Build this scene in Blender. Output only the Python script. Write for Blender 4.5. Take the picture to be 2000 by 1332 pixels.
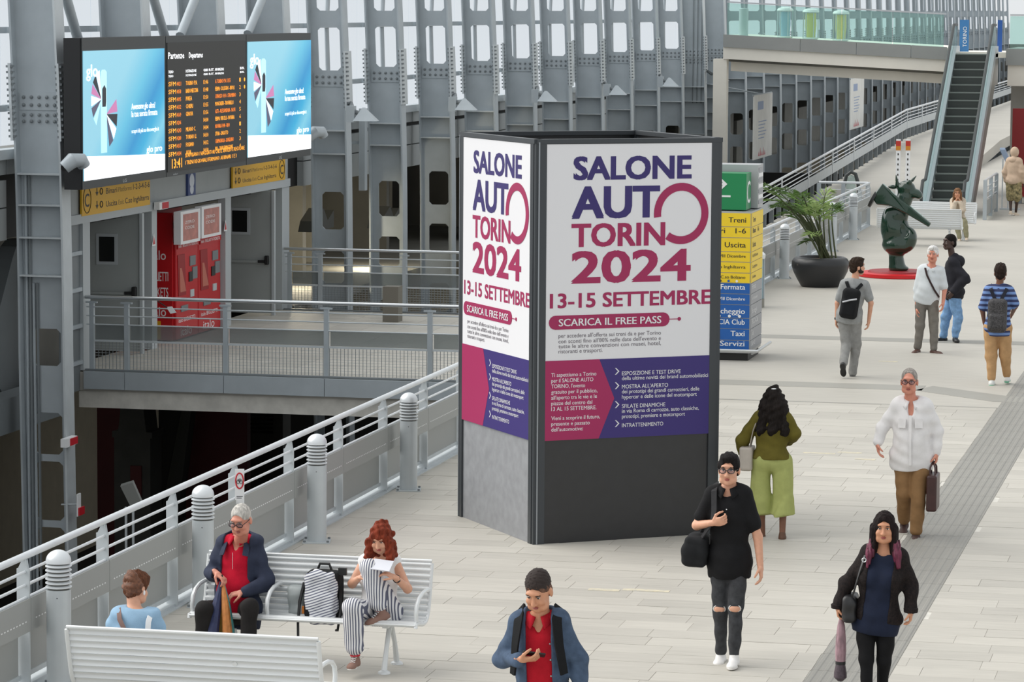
import bpy, math, random
import numpy as np
from mathutils import Vector, Matrix
random.seed(7)
for o in list(bpy.data.objects): bpy.data.objects.remove(o)
SC=bpy.context.scene; COL=SC.collection
# ---------------------------------------------------------------- camera, sky, sun, exposure
CAMH,FPX,PITCH,ROLL,PSI=5.5,6550.0,.0994,.0069,.21708
cp,sp=math.cos(PITCH),math.sin(PITCH); cy,sy=math.cos(PSI),math.sin(PSI)
r0=Vector((cy,sy,0)); fw=Vector((-sy*cp,cy*cp,-sp)); up0=r0.cross(fw)
rt=r0*math.cos(ROLL)+up0*math.sin(ROLL); up=up0*math.cos(ROLL)-r0*math.sin(ROLL)
cd=bpy.data.cameras.new('camera'); cam=bpy.data.objects.new('camera',cd); COL.objects.link(cam)
cd.sensor_width=36; cd.lens=36*FPX/2000; cd.clip_start=1; cd.clip_end=600
cam.matrix_world=Matrix(((rt.x,up.x,-fw.x,0),(rt.y,up.y,-fw.y,0),(rt.z,up.z,-fw.z,CAMH),(0,0,0,1)))
SC.camera=cam
w=bpy.data.worlds.new('overcast_sky'); SC.world=w; w.use_nodes=True
bg=w.node_tree.nodes['Background']; bg.inputs[0].default_value=(.95,.98,1,1); bg.inputs[1].default_value=.80
sd=bpy.data.lights.new('sun','SUN'); sd.energy=3.1; sd.angle=math.radians(70); sd.color=(1,.97,.92)
sun=bpy.data.objects.new('sun',sd); COL.objects.link(sun); sun.location=(-20,20,40)
sun.rotation_euler=Vector((-.76,.02,.65)).to_track_quat('Z','Y').to_euler()
SC.view_settings.view_transform='Standard'; SC.view_settings.look='None'; SC.view_settings.gamma=1
SC.view_settings.exposure=.06; SC.view_settings.use_curve_mapping=False

def _ray(px,py):
    u=px-1000; v=py-666; cr,sr=math.cos(ROLL),math.sin(ROLL)
    u,v=u*cr+v*sr,-u*sr+v*cr
    return r0*(u/FPX)+fw-up0*(v/FPX)
def gp(px,py,z=0):
    d=_ray(px,py); t=(z-CAMH)/d.z; return Vector((d.x*t,d.y*t,z))
def onX(px,py,X):
    d=_ray(px,py); t=X/d.x; return Vector((X,d.y*t,CAMH+d.z*t))
def onY(px,py,Y):
    d=_ray(px,py); t=Y/d.y; return Vector((d.x*t,Y,CAMH+d.z*t))

# ---------------------------------------------------------------- materials
MATS={}
def s2l(c): return tuple((x/255/12.92 if x<=10 else ((x/255+.055)/1.055)**2.4) for x in c)
def mat(name,rgb,rough=.55,metal=0,var=0,scale=8,bump=0,bscale=60,emit=0,stretch=None,spec=.5,coat=0,vc=None):
    if name in MATS: return MATS[name]
    m=bpy.data.materials.new(name); m.use_nodes=True; nt=m.node_tree; b=nt.nodes['Principled BSDF']
    c=(*s2l(rgb),1); b.inputs['Base Color'].default_value=c; m.diffuse_color=c
    b.inputs['Roughness'].default_value=rough; b.inputs['Metallic'].default_value=metal
    b.inputs['Specular IOR Level'].default_value=spec; b.inputs['Coat Weight'].default_value=coat
    if emit: b.inputs['Emission Color'].default_value=c; b.inputs['Emission Strength'].default_value=emit
    if var or bump:
        tc=nt.nodes.new('ShaderNodeTexCoord'); mp=nt.nodes.new('ShaderNodeMapping'); nt.links.new(tc.outputs['Object'],mp.inputs[0])
        if stretch: mp.inputs['Scale'].default_value=stretch
    if var:
        n=nt.nodes.new('ShaderNodeTexNoise'); n.inputs['Scale'].default_value=scale; n.inputs['Detail'].default_value=6
        nt.links.new(mp.outputs[0],n.inputs[0]); r=nt.nodes.new('ShaderNodeValToRGB')
        r.color_ramp.elements[0].position=.3; r.color_ramp.elements[1].position=.7
        lo=[max(0,x*(1-var)) for x in c[:3]]; hi=[min(1,x*(1+var)) for x in c[:3]]
        if vc: lo=list(s2l(vc))
        r.color_ramp.elements[0].color=(*lo,1); r.color_ramp.elements[1].color=(*hi,1)
        nt.links.new(n.outputs[0],r.inputs[0]); nt.links.new(r.outputs[0],b.inputs['Base Color'])
    if bump:
        n2=nt.nodes.new('ShaderNodeTexNoise'); n2.inputs['Scale'].default_value=bscale; nt.links.new(mp.outputs[0],n2.inputs[0])
        bp=nt.nodes.new('ShaderNodeBump'); bp.inputs['Strength'].default_value=bump; bp.inputs['Distance'].default_value=.01
        nt.links.new(n2.outputs[0],bp.inputs['Height']); nt.links.new(bp.outputs[0],b.inputs['Normal'])
    MATS[name]=m; return m
def stripes(name,ca,cb,period,axis=2,duty=.5,rough=.8,rot=0):
    """two-colour woven stripes along one object axis"""
    m=mat(name,ca,rough); nt=m.node_tree; b=nt.nodes['Principled BSDF']
    tc=nt.nodes.new('ShaderNodeTexCoord'); mp=nt.nodes.new('ShaderNodeMapping'); mp.inputs['Rotation'].default_value=(0,rot,0)
    sx=nt.nodes.new('ShaderNodeSeparateXYZ')
    nt.links.new(tc.outputs['Object'],mp.inputs[0]); nt.links.new(mp.outputs[0],sx.inputs[0])
    d=nt.nodes.new('ShaderNodeMath'); d.operation='DIVIDE'; d.inputs[1].default_value=period; nt.links.new(sx.outputs[axis],d.inputs[0])
    f=nt.nodes.new('ShaderNodeMath'); f.operation='FRACT'; nt.links.new(d.outputs[0],f.inputs[0])
    g=nt.nodes.new('ShaderNodeMath'); g.operation='LESS_THAN'; g.inputs[1].default_value=duty; nt.links.new(f.outputs[0],g.inputs[0])
    mx=nt.nodes.new('ShaderNodeMix'); mx.data_type='RGBA'; nt.links.new(g.outputs[0],mx.inputs[0])
    mx.inputs[6].default_value=(*s2l(ca),1); mx.inputs[7].default_value=(*s2l(cb),1)
    nt.links.new(mx.outputs[2],b.inputs['Base Color']); return m
def slabmat(name,rgb,var,rough=.6):
    """stone whose tone differs from slab to slab, with fine streaks along the slab"""
    m=mat(name,rgb,rough); nt=m.node_tree; b=nt.nodes['Principled BSDF']
    oi=nt.nodes.new('ShaderNodeObjectInfo'); ge=nt.nodes.new('ShaderNodeNewGeometry')
    a=nt.nodes.new('ShaderNodeMath'); a.operation='ADD'; nt.links.new(oi.outputs['Random'],a.inputs[0]); nt.links.new(ge.outputs['Random Per Island'],a.inputs[1])
    f=nt.nodes.new('ShaderNodeMath'); f.operation='FRACT'; nt.links.new(a.outputs[0],f.inputs[0])
    mp=nt.nodes.new('ShaderNodeMapping'); mp.inputs['Scale'].default_value=(1.4,9,1); nt.links.new(ge.outputs['Position'],mp.inputs[0])
    n=nt.nodes.new('ShaderNodeTexNoise'); n.inputs['Scale'].default_value=1.6; n.inputs['Detail'].default_value=7; nt.links.new(mp.outputs[0],n.inputs[0])
    n2=nt.nodes.new('ShaderNodeTexNoise'); n2.inputs['Scale'].default_value=.35; n2.inputs['Detail'].default_value=3; nt.links.new(ge.outputs['Position'],n2.inputs[0])
    s=nt.nodes.new('ShaderNodeMath'); s.operation='MULTIPLY_ADD'; s.inputs[1].default_value=.55; nt.links.new(f.outputs[0],s.inputs[0]); nt.links.new(n.outputs[0],s.inputs[2])
    s2=nt.nodes.new('ShaderNodeMath'); s2.operation='ADD'; nt.links.new(s.outputs[0],s2.inputs[0]); nt.links.new(n2.outputs[0],s2.inputs[1])
    r=nt.nodes.new('ShaderNodeMapRange'); r.inputs[1].default_value=.7; r.inputs[2].default_value=1.85; r.inputs[3].default_value=1-var; r.inputs[4].default_value=1+var; nt.links.new(s2.outputs[0],r.inputs[0])
    mx=nt.nodes.new('ShaderNodeVectorMath'); mx.operation='SCALE'; mx.inputs[0].default_value=s2l(rgb); nt.links.new(r.outputs[0],mx.inputs['Scale'])
    nt.links.new(mx.outputs[0],b.inputs['Base Color']); return m
def glassmat(name,tint,alpha,gloss=.1,rough=.1):
    if name in MATS: return MATS[name]
    m=bpy.data.materials.new(name); m.use_nodes=True; nt=m.node_tree; nt.nodes.remove(nt.nodes['Principled BSDF'])
    out=nt.nodes['Material Output']; tr=nt.nodes.new('ShaderNodeBsdfTransparent'); tr.inputs[0].default_value=(*s2l(tint),1)
    df=nt.nodes.new('ShaderNodeBsdfPrincipled'); df.inputs['Base Color'].default_value=(*s2l(tint),1); df.inputs['Roughness'].default_value=rough
    mx=nt.nodes.new('ShaderNodeMixShader'); mx.inputs[0].default_value=alpha
    nt.links.new(tr.outputs[0],mx.inputs[1]); nt.links.new(df.outputs[0],mx.inputs[2]); nt.links.new(mx.outputs[0],out.inputs[0])
    MATS[name]=m; return m
STEEL=mat('painted_grey_steel',(172,180,185),.5,.1,.06,3)
STEEL_D=mat('dark_grey_steel',(122,128,131),.5,.1,.05,3)
STEEL_L=mat('light_grey_steel',(194,200,203),.45,.15,.05,4)
STEELW=mat('pale_silver_paint',(222,226,229),.35,.25,.04,5)
CHROME=mat('brushed_stainless',(205,208,210),.28,.75)
BLACK=mat('black_plastic',(26,27,28),.5)
WHITE=mat('white_paint',(236,237,238),.5)
RED=mat('ticket_red',(190,22,30),.4)
CONC=mat('concrete',(208,205,197),.8,0,.12,5,.15,30)
# ---------------------------------------------------------------- mesh helpers
class MB:
    def __init__(s): s.v=[]; s.f=[]; s.m=[]; s.cur=0
    def add(s,v,f):
        o=len(s.v); s.v+= [tuple(p) for p in v]; s.f+=[tuple(i+o for i in q) for q in f]; s.m+=[s.cur]*len(f); return s
    def box(s,a,b,M=None):
        (x0,y0,z0),(x1,y1,z1)=a,b
        v=[(x0,y0,z0),(x1,y0,z0),(x1,y1,z0),(x0,y1,z0),(x0,y0,z1),(x1,y0,z1),(x1,y1,z1),(x0,y1,z1)]
        if M is not None: v=[M@Vector(p) for p in v]
        return s.add(v,[(3,2,1,0),(4,5,6,7),(0,1,5,4),(1,2,6,5),(2,3,7,6),(3,0,4,7)])
    def cbox(s,c,d,M=None): return s.box([c[i]-d[i]/2 for i in range(3)],[c[i]+d[i]/2 for i in range(3)],M)
    def bbox(s,a,b,r=.01,M=None):
        """box with chamfered vertical and horizontal edges"""
        (x0,y0,z0),(x1,y1,z1)=a,b; v=[];
        for z,i in((z0,r),(z0+r,0),(z1-r,0),(z1,r)):
            q=r
            xs=(x0+i,x1-i); ys=(y0+i,y1-i)
            v+=[(xs[0]+q,ys[0],z),(xs[1]-q,ys[0],z),(xs[1],ys[0]+q,z),(xs[1],ys[1]-q,z),(xs[1]-q,ys[1],z),(xs[0]+q,ys[1],z),(xs[0],ys[1]-q,z),(xs[0],ys[0]+q,z)]
        f=[tuple(range(7,-1,-1)),tuple(range(24,32))]
        for k in range(3):
            for j in range(8): f.append((k*8+j,k*8+(j+1)%8,(k+1)*8+(j+1)%8,(k+1)*8+j))
        if M is not None: v=[M@Vector(p) for p in v]
        return s.add(v,f)
    def tube(s,pts,r,n=8,cap=True,closed=False):
        pts=[Vector(p) for p in pts]; m=len(pts); rs=r if hasattr(r,'__len__') else [r]*m
        v=[];f=[]; prev=None
        for i,p in enumerate(pts):
            a=pts[i-1] if i>0 else (pts[-1] if closed else p); b=pts[(i+1)%m] if (i<m-1 or closed) else p
            t=(b-a).normalized() if (b-a).length>1e-9 else Vector((0,0,1))
            if prev is None:
                ref=Vector((0,0,1)) if abs(t.z)<.95 else Vector((1,0,0)); u=t.cross(ref).normalized()
            else: u=(prev-t*prev.dot(t)).normalized()
            prev=u; w_=t.cross(u)
            for k in range(n):
                an=2*math.pi*(k+.5)/n; v.append(p+(u*math.cos(an)+w_*math.sin(an))*rs[i])
        for i in range(m-(0 if closed else 1)):
            for k in range(n):
                j=(i+1)%m; f.append((i*n+k,i*n+(k+1)%n,j*n+(k+1)%n,j*n+k))
        if cap and not closed: f+=[tuple(range(n-1,-1,-1)),tuple((m-1)*n+k for k in range(n))]
        return s.add(v,f)
    def lathe(s,prof,n=24,c=(0,0,0),sx=1,sy=1,M=None):
        v=[];f=[]
        for (r,z) in prof:
            for k in range(n):
                a=2*math.pi*k/n; v.append(Vector((c[0]+r*sx*math.cos(a),c[1]+r*sy*math.sin(a),c[2]+z)))
        for i in range(len(prof)-1):
            for k in range(n): f.append((i*n+k,i*n+(k+1)%n,(i+1)*n+(k+1)%n,(i+1)*n+k))
        f.append(tuple(range(n-1,-1,-1))); f.append(tuple((len(prof)-1)*n+k for k in range(n)))
        if M is not None: v=[M@p for p in v]
        return s.add(v,f)
    def prism(s,poly,vec):
        """poly: 3-D outline (planar), extruded by vec"""
        n=len(poly); vec=Vector(vec); a=[Vector(p) for p in poly]; v=a+[p+vec for p in a]
        nrm=Vector((0,0,0))
        for i in range(n): nrm+=a[i].cross(a[(i+1)%n])
        fl=nrm.dot(vec)>0
        f=[tuple(range(n-1,-1,-1)) if fl else tuple(range(n)), tuple(range(n,2*n)) if fl else tuple(range(2*n-1,n-1,-1))]
        for i in range(n):
            j=(i+1)%n; f.append((i,j,n+j,n+i) if fl else (j,i,n+i,n+j))
        return s.add(v,f)
    def ellipsoid(s,c,r,n=10,m=7,M=None):
        v=[];f=[]
        for i in range(m+1):
            th=math.pi*i/m
            for k in range(n):
                a=2*math.pi*k/n; p=Vector((r[0]*math.sin(th)*math.cos(a),r[1]*math.sin(th)*math.sin(a),r[2]*math.cos(th)))
                v.append((M@p if M is not None else p)+Vector(c))
        for i in range(m):
            for k in range(n): f.append((i*n+k,(i+1)*n+k,(i+1)*n+(k+1)%n,i*n+(k+1)%n))
        return s.add(v,f)
    def mesh(s,name,mats):
        me=bpy.data.meshes.new(name); me.from_pydata(s.v,[],s.f)
        if not isinstance(mats,(list,tuple)): mats=[mats]
        for m in mats: me.materials.append(m)
        if len(mats)>1: me.polygons.foreach_set('material_index',s.m)
        me.update(); return me
    def build(s,name,mats,parent=None,smooth=False,loc=None,local=True):
        """local: coordinates are in the parent's frame; otherwise world coordinates"""
        if loc is None and not local and s.v:
            a=np.array(s.v,float); lo,hi=a.min(0),a.max(0); c=((lo+hi)/2); c[2]=lo[2]; loc=Vector(c)
            s.v=[tuple(p) for p in (a-c)]
        me=s.mesh(name,mats)
        if smooth: shade(me)
        o=bpy.data.objects.new(name,me); COL.objects.link(o)
        if loc is not None: o.location=loc
        if parent is not None:
            o.parent=parent
            if not local: o.matrix_parent_inverse=wm(parent).inverted()
        return o
def wm(o):
    m=o.matrix_basis.copy()
    while o.parent: m=o.parent.matrix_basis@o.matrix_parent_inverse@m if False else (o.parent.matrix_basis@(o.matrix_parent_inverse@m)); o=o.parent
    return m
def shade(me,ang=40):
    me.shade_smooth()
    try: me.set_sharp_from_angle(angle=math.radians(ang))
    except Exception: pass
def tag(o,label=None,cat=None,group=None,kind=None):
    if label: o['label']=label
    if cat: o['category']=cat
    if group: o['group']=group
    if kind: o['kind']=kind
    return o
def thing(name,label,cat,loc=(0,0,0),rz=0,group=None,kind=None):
    o=bpy.data.objects.new(name,None); COL.objects.link(o); o.empty_display_size=.2
    o.location=loc; o.rotation_euler=(0,0,rz); return tag(o,label,cat,group,kind)
def dup(root,loc=None,rz=None,label=None):
    def cp_(o,par):
        c=o.copy(); COL.objects.link(c); c.parent=par
        for ch in KIDS.get(o.name,[]) : cp_(ch,c)
        return c
    kids={}
    for o in COL.objects:
        if o.parent: kids.setdefault(o.parent.name,[]).append(o)
    global KIDS; KIDS=kids
    r=cp_(root,None)
    if loc is not None: r.location=loc
    if rz is not None: r.rotation_euler=(0,0,rz)
    if label: r['label']=label
    return r
KIDS={}
def inst(me,name,parent=None,loc=(0,0,0),rot=None,scale=None):
    o=bpy.data.objects.new(name,me); COL.objects.link(o); o.location=loc
    if rot: o.rotation_euler=rot
    if scale: o.scale=scale
    if parent is not None: o.parent=parent
    return o
def frame(origin,xdir,zdir=(0,0,1)):
    """matrix with local x along xdir, local y (outward normal) = x cross z reversed, z up"""
    x=Vector(xdir).normalized(); z=Vector(zdir).normalized(); y=z.cross(x).normalized(); z=x.cross(y)
    o=Vector(origin)
    return Matrix(((x.x,y.x,z.x,o.x),(x.y,y.y,z.y,o.y),(x.z,y.z,z.z,o.z),(0,0,0,1)))
TXT={}
def glyphs(s,res=3):
    k=(s,res)
    if k in TXT: return TXT[k]
    cu=bpy.data.curves.new('t','FONT'); cu.body=s; cu.size=1; cu.resolution_u=res; cu.extrude=0
    ob=bpy.data.objects.new('t',cu); me=ob.to_mesh(); n=len(me.vertices); a=np.empty(n*3); me.vertices.foreach_get('co',a); a=a.reshape(-1,3)
    fc=[np.array(p.vertices[:]) for p in me.polygons]; ob.to_mesh_clear(); bpy.data.objects.remove(ob); bpy.data.curves.remove(cu)
    TXT[k]=(a,fc); return TXT[k]
def text(s_,m,parent,M,width=None,height=None,bold=0,align='L',name='lettering',ext=.0015,res=3,sx=1):
    """flat raised lettering in the x-z plane of matrix M (facing local -y); height = cap height"""
    a,fc=glyphs(s_,res); n=len(a)
    if n==0: return None
    h=height/.73 if height else None
    lo,hi=a[:,0].min(),a[:,0].max(); wd=hi-lo
    if width and height: kx=width/wd; kz=h
    elif width: kx=kz=width/wd
    else: kx=kz=h
    kx*=sx
    x=(a[:,0]-lo)*kx; W=wd*kx
    if align=='C': x-=W/2
    if align=='R': x-=W
    b=np.c_[x,np.full(n,-ext),a[:,1]*kz]
    sh=((0,0),)
    if bold:
        bb=bold*.75*kz; sh=((-bb,0),(bb,0)) if kz<.12 else ((-bb,-.6*bb),(bb,-.6*bb),(-bb,.6*bb),(bb,.6*bb))
    vv=[];ff=[]
    for i,(du,dv) in enumerate(sh): vv.append(b+np.array([du,-.00004*i,dv])); ff+=[(q+i*n).tolist() for q in fc]
    me=bpy.data.meshes.new(name); me.from_pydata(np.concatenate(vv).tolist(),[],ff); me.materials.append(m); me.update()
    o=bpy.data.objects.new(name,me); COL.objects.link(o); o.parent=parent
    if len(s_)>1: o['kind']='stuff'
    o.matrix_local=M if not isinstance(M,(tuple,list)) else Matrix.Translation(M)
    return o
# ================================================================ floor, void edges, lower level
SLAB=slabmat('pale_stone_slab',(184,180,171),.16)
SLABD=slabmat('grey_stone_band',(152,150,143),.10)
TACT=slabmat('tactile_grey_stone',(142,140,134),.08)
fl=thing('floor','pale grey stone slab floor of the station gallery','floor',(-4,40,0),kind='structure')
FX0=-9.78
mb=MB(); mb.box((FX0,14,-.55),(9,46.6,-.005)); mb.build('floor_bed',CONC,fl,local=False)
mb=MB(); mb.box((FX0,46.6,-.55),(9,85.6,0)); mb.box((-9.4,85.6,-.55),(9,235,0))
o=mb.build('far_paving',SLAB,fl,local=False)
# slabs: nearest ones as single pieces, the rest joined
def row_slabs():
    out=[]; y=20.0; k=0
    while y<46.55:
        x=FX0+.02-random.random()*.7
        while x<8.9:
            L=random.choice((.62,.78,.95,1.1)); a,b=max(x,FX0+.02),x+L; x=b
            for (p,q) in ((a,min(b,-3.2+.006*(y-19.8)-.336)),(max(a,-3.2+.006*(y-19.8)+.336),b)):
                if q-p>.06: out.append((p,q,y,min(y+.375,46.6)))
        y+=.375; k+=1
    return out
rs=row_slabs()
vis=[s for s in rs if s[2]>25.2 and s[0]<-s[2]*.066+.4]
near=set(sorted(vis,key=lambda s:s[2])[:296])
stuff=MB(); cache={}
for s in rs:
    a,b,y0,y1=s; g=.0022; dz=random.uniform(-.0015,.0015)
    if s in near:
        key=(round(b-a,2),round(y1-y0,3))
        if key not in cache: q=MB(); q.box((0,0,-.03),(key[0]-2*g,key[1]-2*g,0)); cache[key]=q.mesh('slab',SLAB)
        o=inst(cache[key],'slab',fl,Vector((a+g,y0+g,dz))-fl.location)
    else: stuff.box((a+g,y0+g,-.03),(b-g,y1-g,dz))
tag(stuff.build('slab_field',SLAB,fl,local=False),kind='stuff')
# darker bands across the floor
for (y0,y1,xa,xb) in((55.55,56.15,FX0,8.9),(48.45,49.1,FX0,-4.6)):
    mb=MB(); mb.box((xa,y0,-.01),(xb,y1,.003)); mb.build('stone_band',SLABD,fl,local=False)
mb=MB(); mb.prism([(-4.7,48.45,-.01),(-3.5,47.35,-.01),(8.9,47.25,-.01),(8.9,47.95,-.01),(-3.3,48.05,-.01),(-4.5,49.1,-.01)],(0,0,.013)); mb.build('stone_band',SLABD,fl,local=False)
mb=MB(); mb.box((-9.4,46.58,-.01),(8.9,46.66,.002)); mb.build('stone_band',SLABD,fl,local=False)
# worn yellow paint marks
YEL=mat('worn_yellow_paint',(190,181,156),.8,0,.3,14,vc=(182,178,167))
for (px,py,ww) in((1180,1152,.3),(1262,1153,.45),(1600,885,.4),(1660,884,.3),(1690,897,.25),(1735,706,.3)):
    c=gp(px,py); mb=MB(); mb.box((c.x-ww/2,c.y-.05,-.002),(c.x+ww/2,c.y+.05,.0022)); mb.build('paint_mark',YEL,fl,local=False)
# tactile strip: ribbed plates
tp=thing('tactile_strip','dark grey ribbed tactile strip running along the pale stone floor','tactile paving',(-3.2,20,0),-.006,kind='structure')
q=MB(); q.box((-.33,.004,-.03),(.33,.746,.001))
for i in range(8):
    x=-.29+i*.58/7; q.add([(x-.022,.004,.001),(x+.022,.004,.001),(x+.022,.746,.001),(x-.022,.746,.001),(x-.012,.004,.006),(x+.012,.004,.006),(x+.012,.746,.006),(x-.012,.746,.006)],[(4,5,6,7),(0,1,5,4),(1,2,6,5),(2,3,7,6),(3,0,4,7)])
me=q.mesh('ribbed_plate',TACT)
for i in range(110): inst(me,'ribbed_plate',tp,(0,i*.75,0))
# slab edge over the void + lower level, its deep shade put into dark colours
DARK=mat('lower_level_shade',(24,24,22),.8,0,.1,3)
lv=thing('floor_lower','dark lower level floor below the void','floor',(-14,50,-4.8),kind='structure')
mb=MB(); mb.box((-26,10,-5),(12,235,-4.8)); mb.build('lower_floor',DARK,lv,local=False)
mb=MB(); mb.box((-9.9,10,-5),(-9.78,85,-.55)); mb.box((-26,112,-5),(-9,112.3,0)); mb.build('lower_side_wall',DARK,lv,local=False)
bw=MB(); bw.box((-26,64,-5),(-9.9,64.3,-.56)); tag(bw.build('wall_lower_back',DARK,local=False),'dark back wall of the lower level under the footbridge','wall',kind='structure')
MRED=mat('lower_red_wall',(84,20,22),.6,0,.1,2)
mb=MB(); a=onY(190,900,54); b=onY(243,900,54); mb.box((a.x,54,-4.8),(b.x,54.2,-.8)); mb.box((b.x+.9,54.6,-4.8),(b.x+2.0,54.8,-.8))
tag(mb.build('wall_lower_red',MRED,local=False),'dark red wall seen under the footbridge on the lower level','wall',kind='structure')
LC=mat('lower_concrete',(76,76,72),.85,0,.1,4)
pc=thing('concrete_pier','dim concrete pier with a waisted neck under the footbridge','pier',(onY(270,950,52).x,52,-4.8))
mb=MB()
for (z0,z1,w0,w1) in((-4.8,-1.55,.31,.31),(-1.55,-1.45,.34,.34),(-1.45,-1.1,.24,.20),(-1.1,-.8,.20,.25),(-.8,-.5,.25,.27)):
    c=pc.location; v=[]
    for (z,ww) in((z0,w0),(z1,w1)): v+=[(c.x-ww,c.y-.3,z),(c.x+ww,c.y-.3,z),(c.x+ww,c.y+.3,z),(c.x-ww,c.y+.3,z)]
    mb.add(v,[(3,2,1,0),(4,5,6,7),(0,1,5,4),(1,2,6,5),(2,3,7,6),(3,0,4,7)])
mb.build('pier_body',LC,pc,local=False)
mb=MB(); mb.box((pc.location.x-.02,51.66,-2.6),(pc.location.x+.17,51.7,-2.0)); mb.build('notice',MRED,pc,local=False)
def louvre_cab(px,Y,wd,z1,label):
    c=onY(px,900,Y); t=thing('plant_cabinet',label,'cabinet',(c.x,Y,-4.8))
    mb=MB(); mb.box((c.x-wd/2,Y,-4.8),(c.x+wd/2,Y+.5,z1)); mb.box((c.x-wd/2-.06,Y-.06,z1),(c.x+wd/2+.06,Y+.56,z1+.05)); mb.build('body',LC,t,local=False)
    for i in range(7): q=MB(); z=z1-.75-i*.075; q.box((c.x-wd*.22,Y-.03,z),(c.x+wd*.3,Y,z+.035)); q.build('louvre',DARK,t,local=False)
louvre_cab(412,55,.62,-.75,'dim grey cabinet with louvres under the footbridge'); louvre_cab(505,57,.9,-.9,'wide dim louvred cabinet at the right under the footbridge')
br=thing('diagonal_brace','dark diagonal steel brace leaning under the footbridge','brace',onY(340,1000,53.5))
mb=MB(); a=onY(373,800,53.5); b=onY(318,1010,53.5); mb.prism([a+Vector((-.12,0,.2)),a+Vector((.03,0,.2)),b+Vector((.12,0,-1)),b+Vector((-.25,0,-1))],(0,.3,0)); mb.build('brace_body',LC,br,local=False)
ls=thing('lectern_sign','small tilted glass information stand on the lower level','sign',onY(258,1080,44))
a=onY(235,950,44); b=onY(275,985,44); mb=MB(); mb.prism([a,a+Vector((.18,0,.06)),b+Vector((.02,0,0)),b+Vector((-.15,0,-.04))],(0,.04,.03)); mb.build('panel',mat('stand_glass',(120,122,118),.2),ls,local=False)
mb=MB()
for px in(246,260): p=onY(px,990,44); mb.tube([(p.x,44,p.z),(p.x,44,-4.8)],.018)
mb.build('stand_legs',STEEL_L,ls,local=False)
# ================================================================ footbridge to the side door
BY0,BY1=47.7,58.3
fb=thing('footbridge','grey concrete footbridge from the main floor to the side doors','footbridge',(-13.5,53,0),kind='structure')
mb=MB(); mb.box((-17.6,BY0-.05,-.3),(-9.8,BY1+.1,-.02)); mb.build('deck',SLAB,fb,local=False)
mb=MB(); mb.box((-17.2,BY0-.02,-.56),(-9.8,BY0+.6,-.29)); mb.box((-17.2,BY0+.6,-.56),(-9.8,BY1,-.36)); mb.build('concrete_beam',CONC,fb,local=False)
x=-17.1
for xe in(-16.45,-14.9,-13.34,-11.76,-9.8):
    mb=MB(); mb.box((x+.004,BY0-.1,-.27),(xe-.004,BY0-.04,-.005)); mb.build('fascia_panel',STEEL,fb,local=False); x=xe
q=MB()
x=-17.15
while x<-9.85:
    y=BY0+.02
    while y<BY1-.1: q.box((x,y,-.02),(min(x+.6,-9.83)-.006,min(y+.3,BY1-.02)-.006,0)); y+=.3
    x+=.6
tag(q.build('deck_tiles',SLAB,fb,local=False),kind='stuff')
MESHM=glassmat('perforated_sheet',(176,178,176),.82,rough=.6); MESHB=glassmat('wire_mesh_sheet',(196,200,200),.22,rough=.6)
def bridge_rail(name,Y,x0,x1,posts,label,flip=1):
    t=thing(name,label,'railing',((x0+x1)/2,Y,0))
    mb=MB(); mb.tube([(x0,Y,1.11),(x1,Y,1.11)],.028,10); mb.build('handrail',CHROME,t,True,local=False)
    for z in(.965,.83,.70): mb=MB(); mb.tube([(x0+.02,Y,z),(x1,Y,z)],.011,8); mb.build('rail',STEEL_L,t,True,local=False)
    for px in posts:
        mb=MB(); mb.box((px-.035,Y-.012,-.05),(px+.035,Y+.05,1.02)); mb.box((px-.09,Y-.02,1.02),(px+.09,Y+.02,1.045)); mb.prism([(px-.03,Y,1.05),(px+.03,Y,1.05),(px+.03,Y,.93)],(0,.015,0)); mb.build('post',STEEL,t,local=False)
    pp=sorted(posts)
    for a,b in zip(pp[:-1],pp[1:]):
        mb=MB(); mb.box((a+.05,Y+.055,.47),(b-.05,Y+.06,.70)); mb.build('upper_mesh_panel',MESHB,t,local=False)
        mb=MB(); mb.box((a+.04,Y,.44),(b-.04,Y+.02,.47)); mb.build('mid_rail',STEEL_L,t,local=False)
        mb=MB(); n=int((b-a-.1)/.055)
        for i in range(n+1): x=a+.05+i*(b-a-.1)/n; mb.box((x-.0035,Y+.005,.03),(x+.0035,Y+.012,.44))
        tag(mb.build('wire_infill',STEEL_D,t,local=False),kind='stuff')
        mb=MB()
        for i in range(9): z=.06+i*.042; mb.box((a+.05,Y+.012,z),(b-.05,Y+.015,z+.004))
        tag(mb.build('cross_wires',STEEL_L,t,local=False),kind='stuff')
    mb=MB(); mb.box((x0,Y-.03,0),(x1,Y+.03,.025)); mb.build('base_rail',STEEL_D,t,local=False)
    return t
bridge_rail('bridge_railing',BY0,-17.1,-9.85,(-17.0,-16.45,-14.9,-13.34,-11.76,-9.95),'grey steel railing with wire infill along the near edge of the footbridge')
bridge_rail('bridge_railing',BY1,-17.1,-9.85,(-17.0,-16.42,-14.85,-13.28,-11.7,-9.95),'grey steel railing along the far edge of the footbridge')
mb=MB(); a=gp(732,640); mb.box((a.x-.14,56.5,0),(a.x+.14,56.8,.62)); tag(mb.build('utility_box',mat('taupe_metal',(120,116,106),.6),local=False),'small taupe utility box standing on the footbridge','box')
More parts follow.
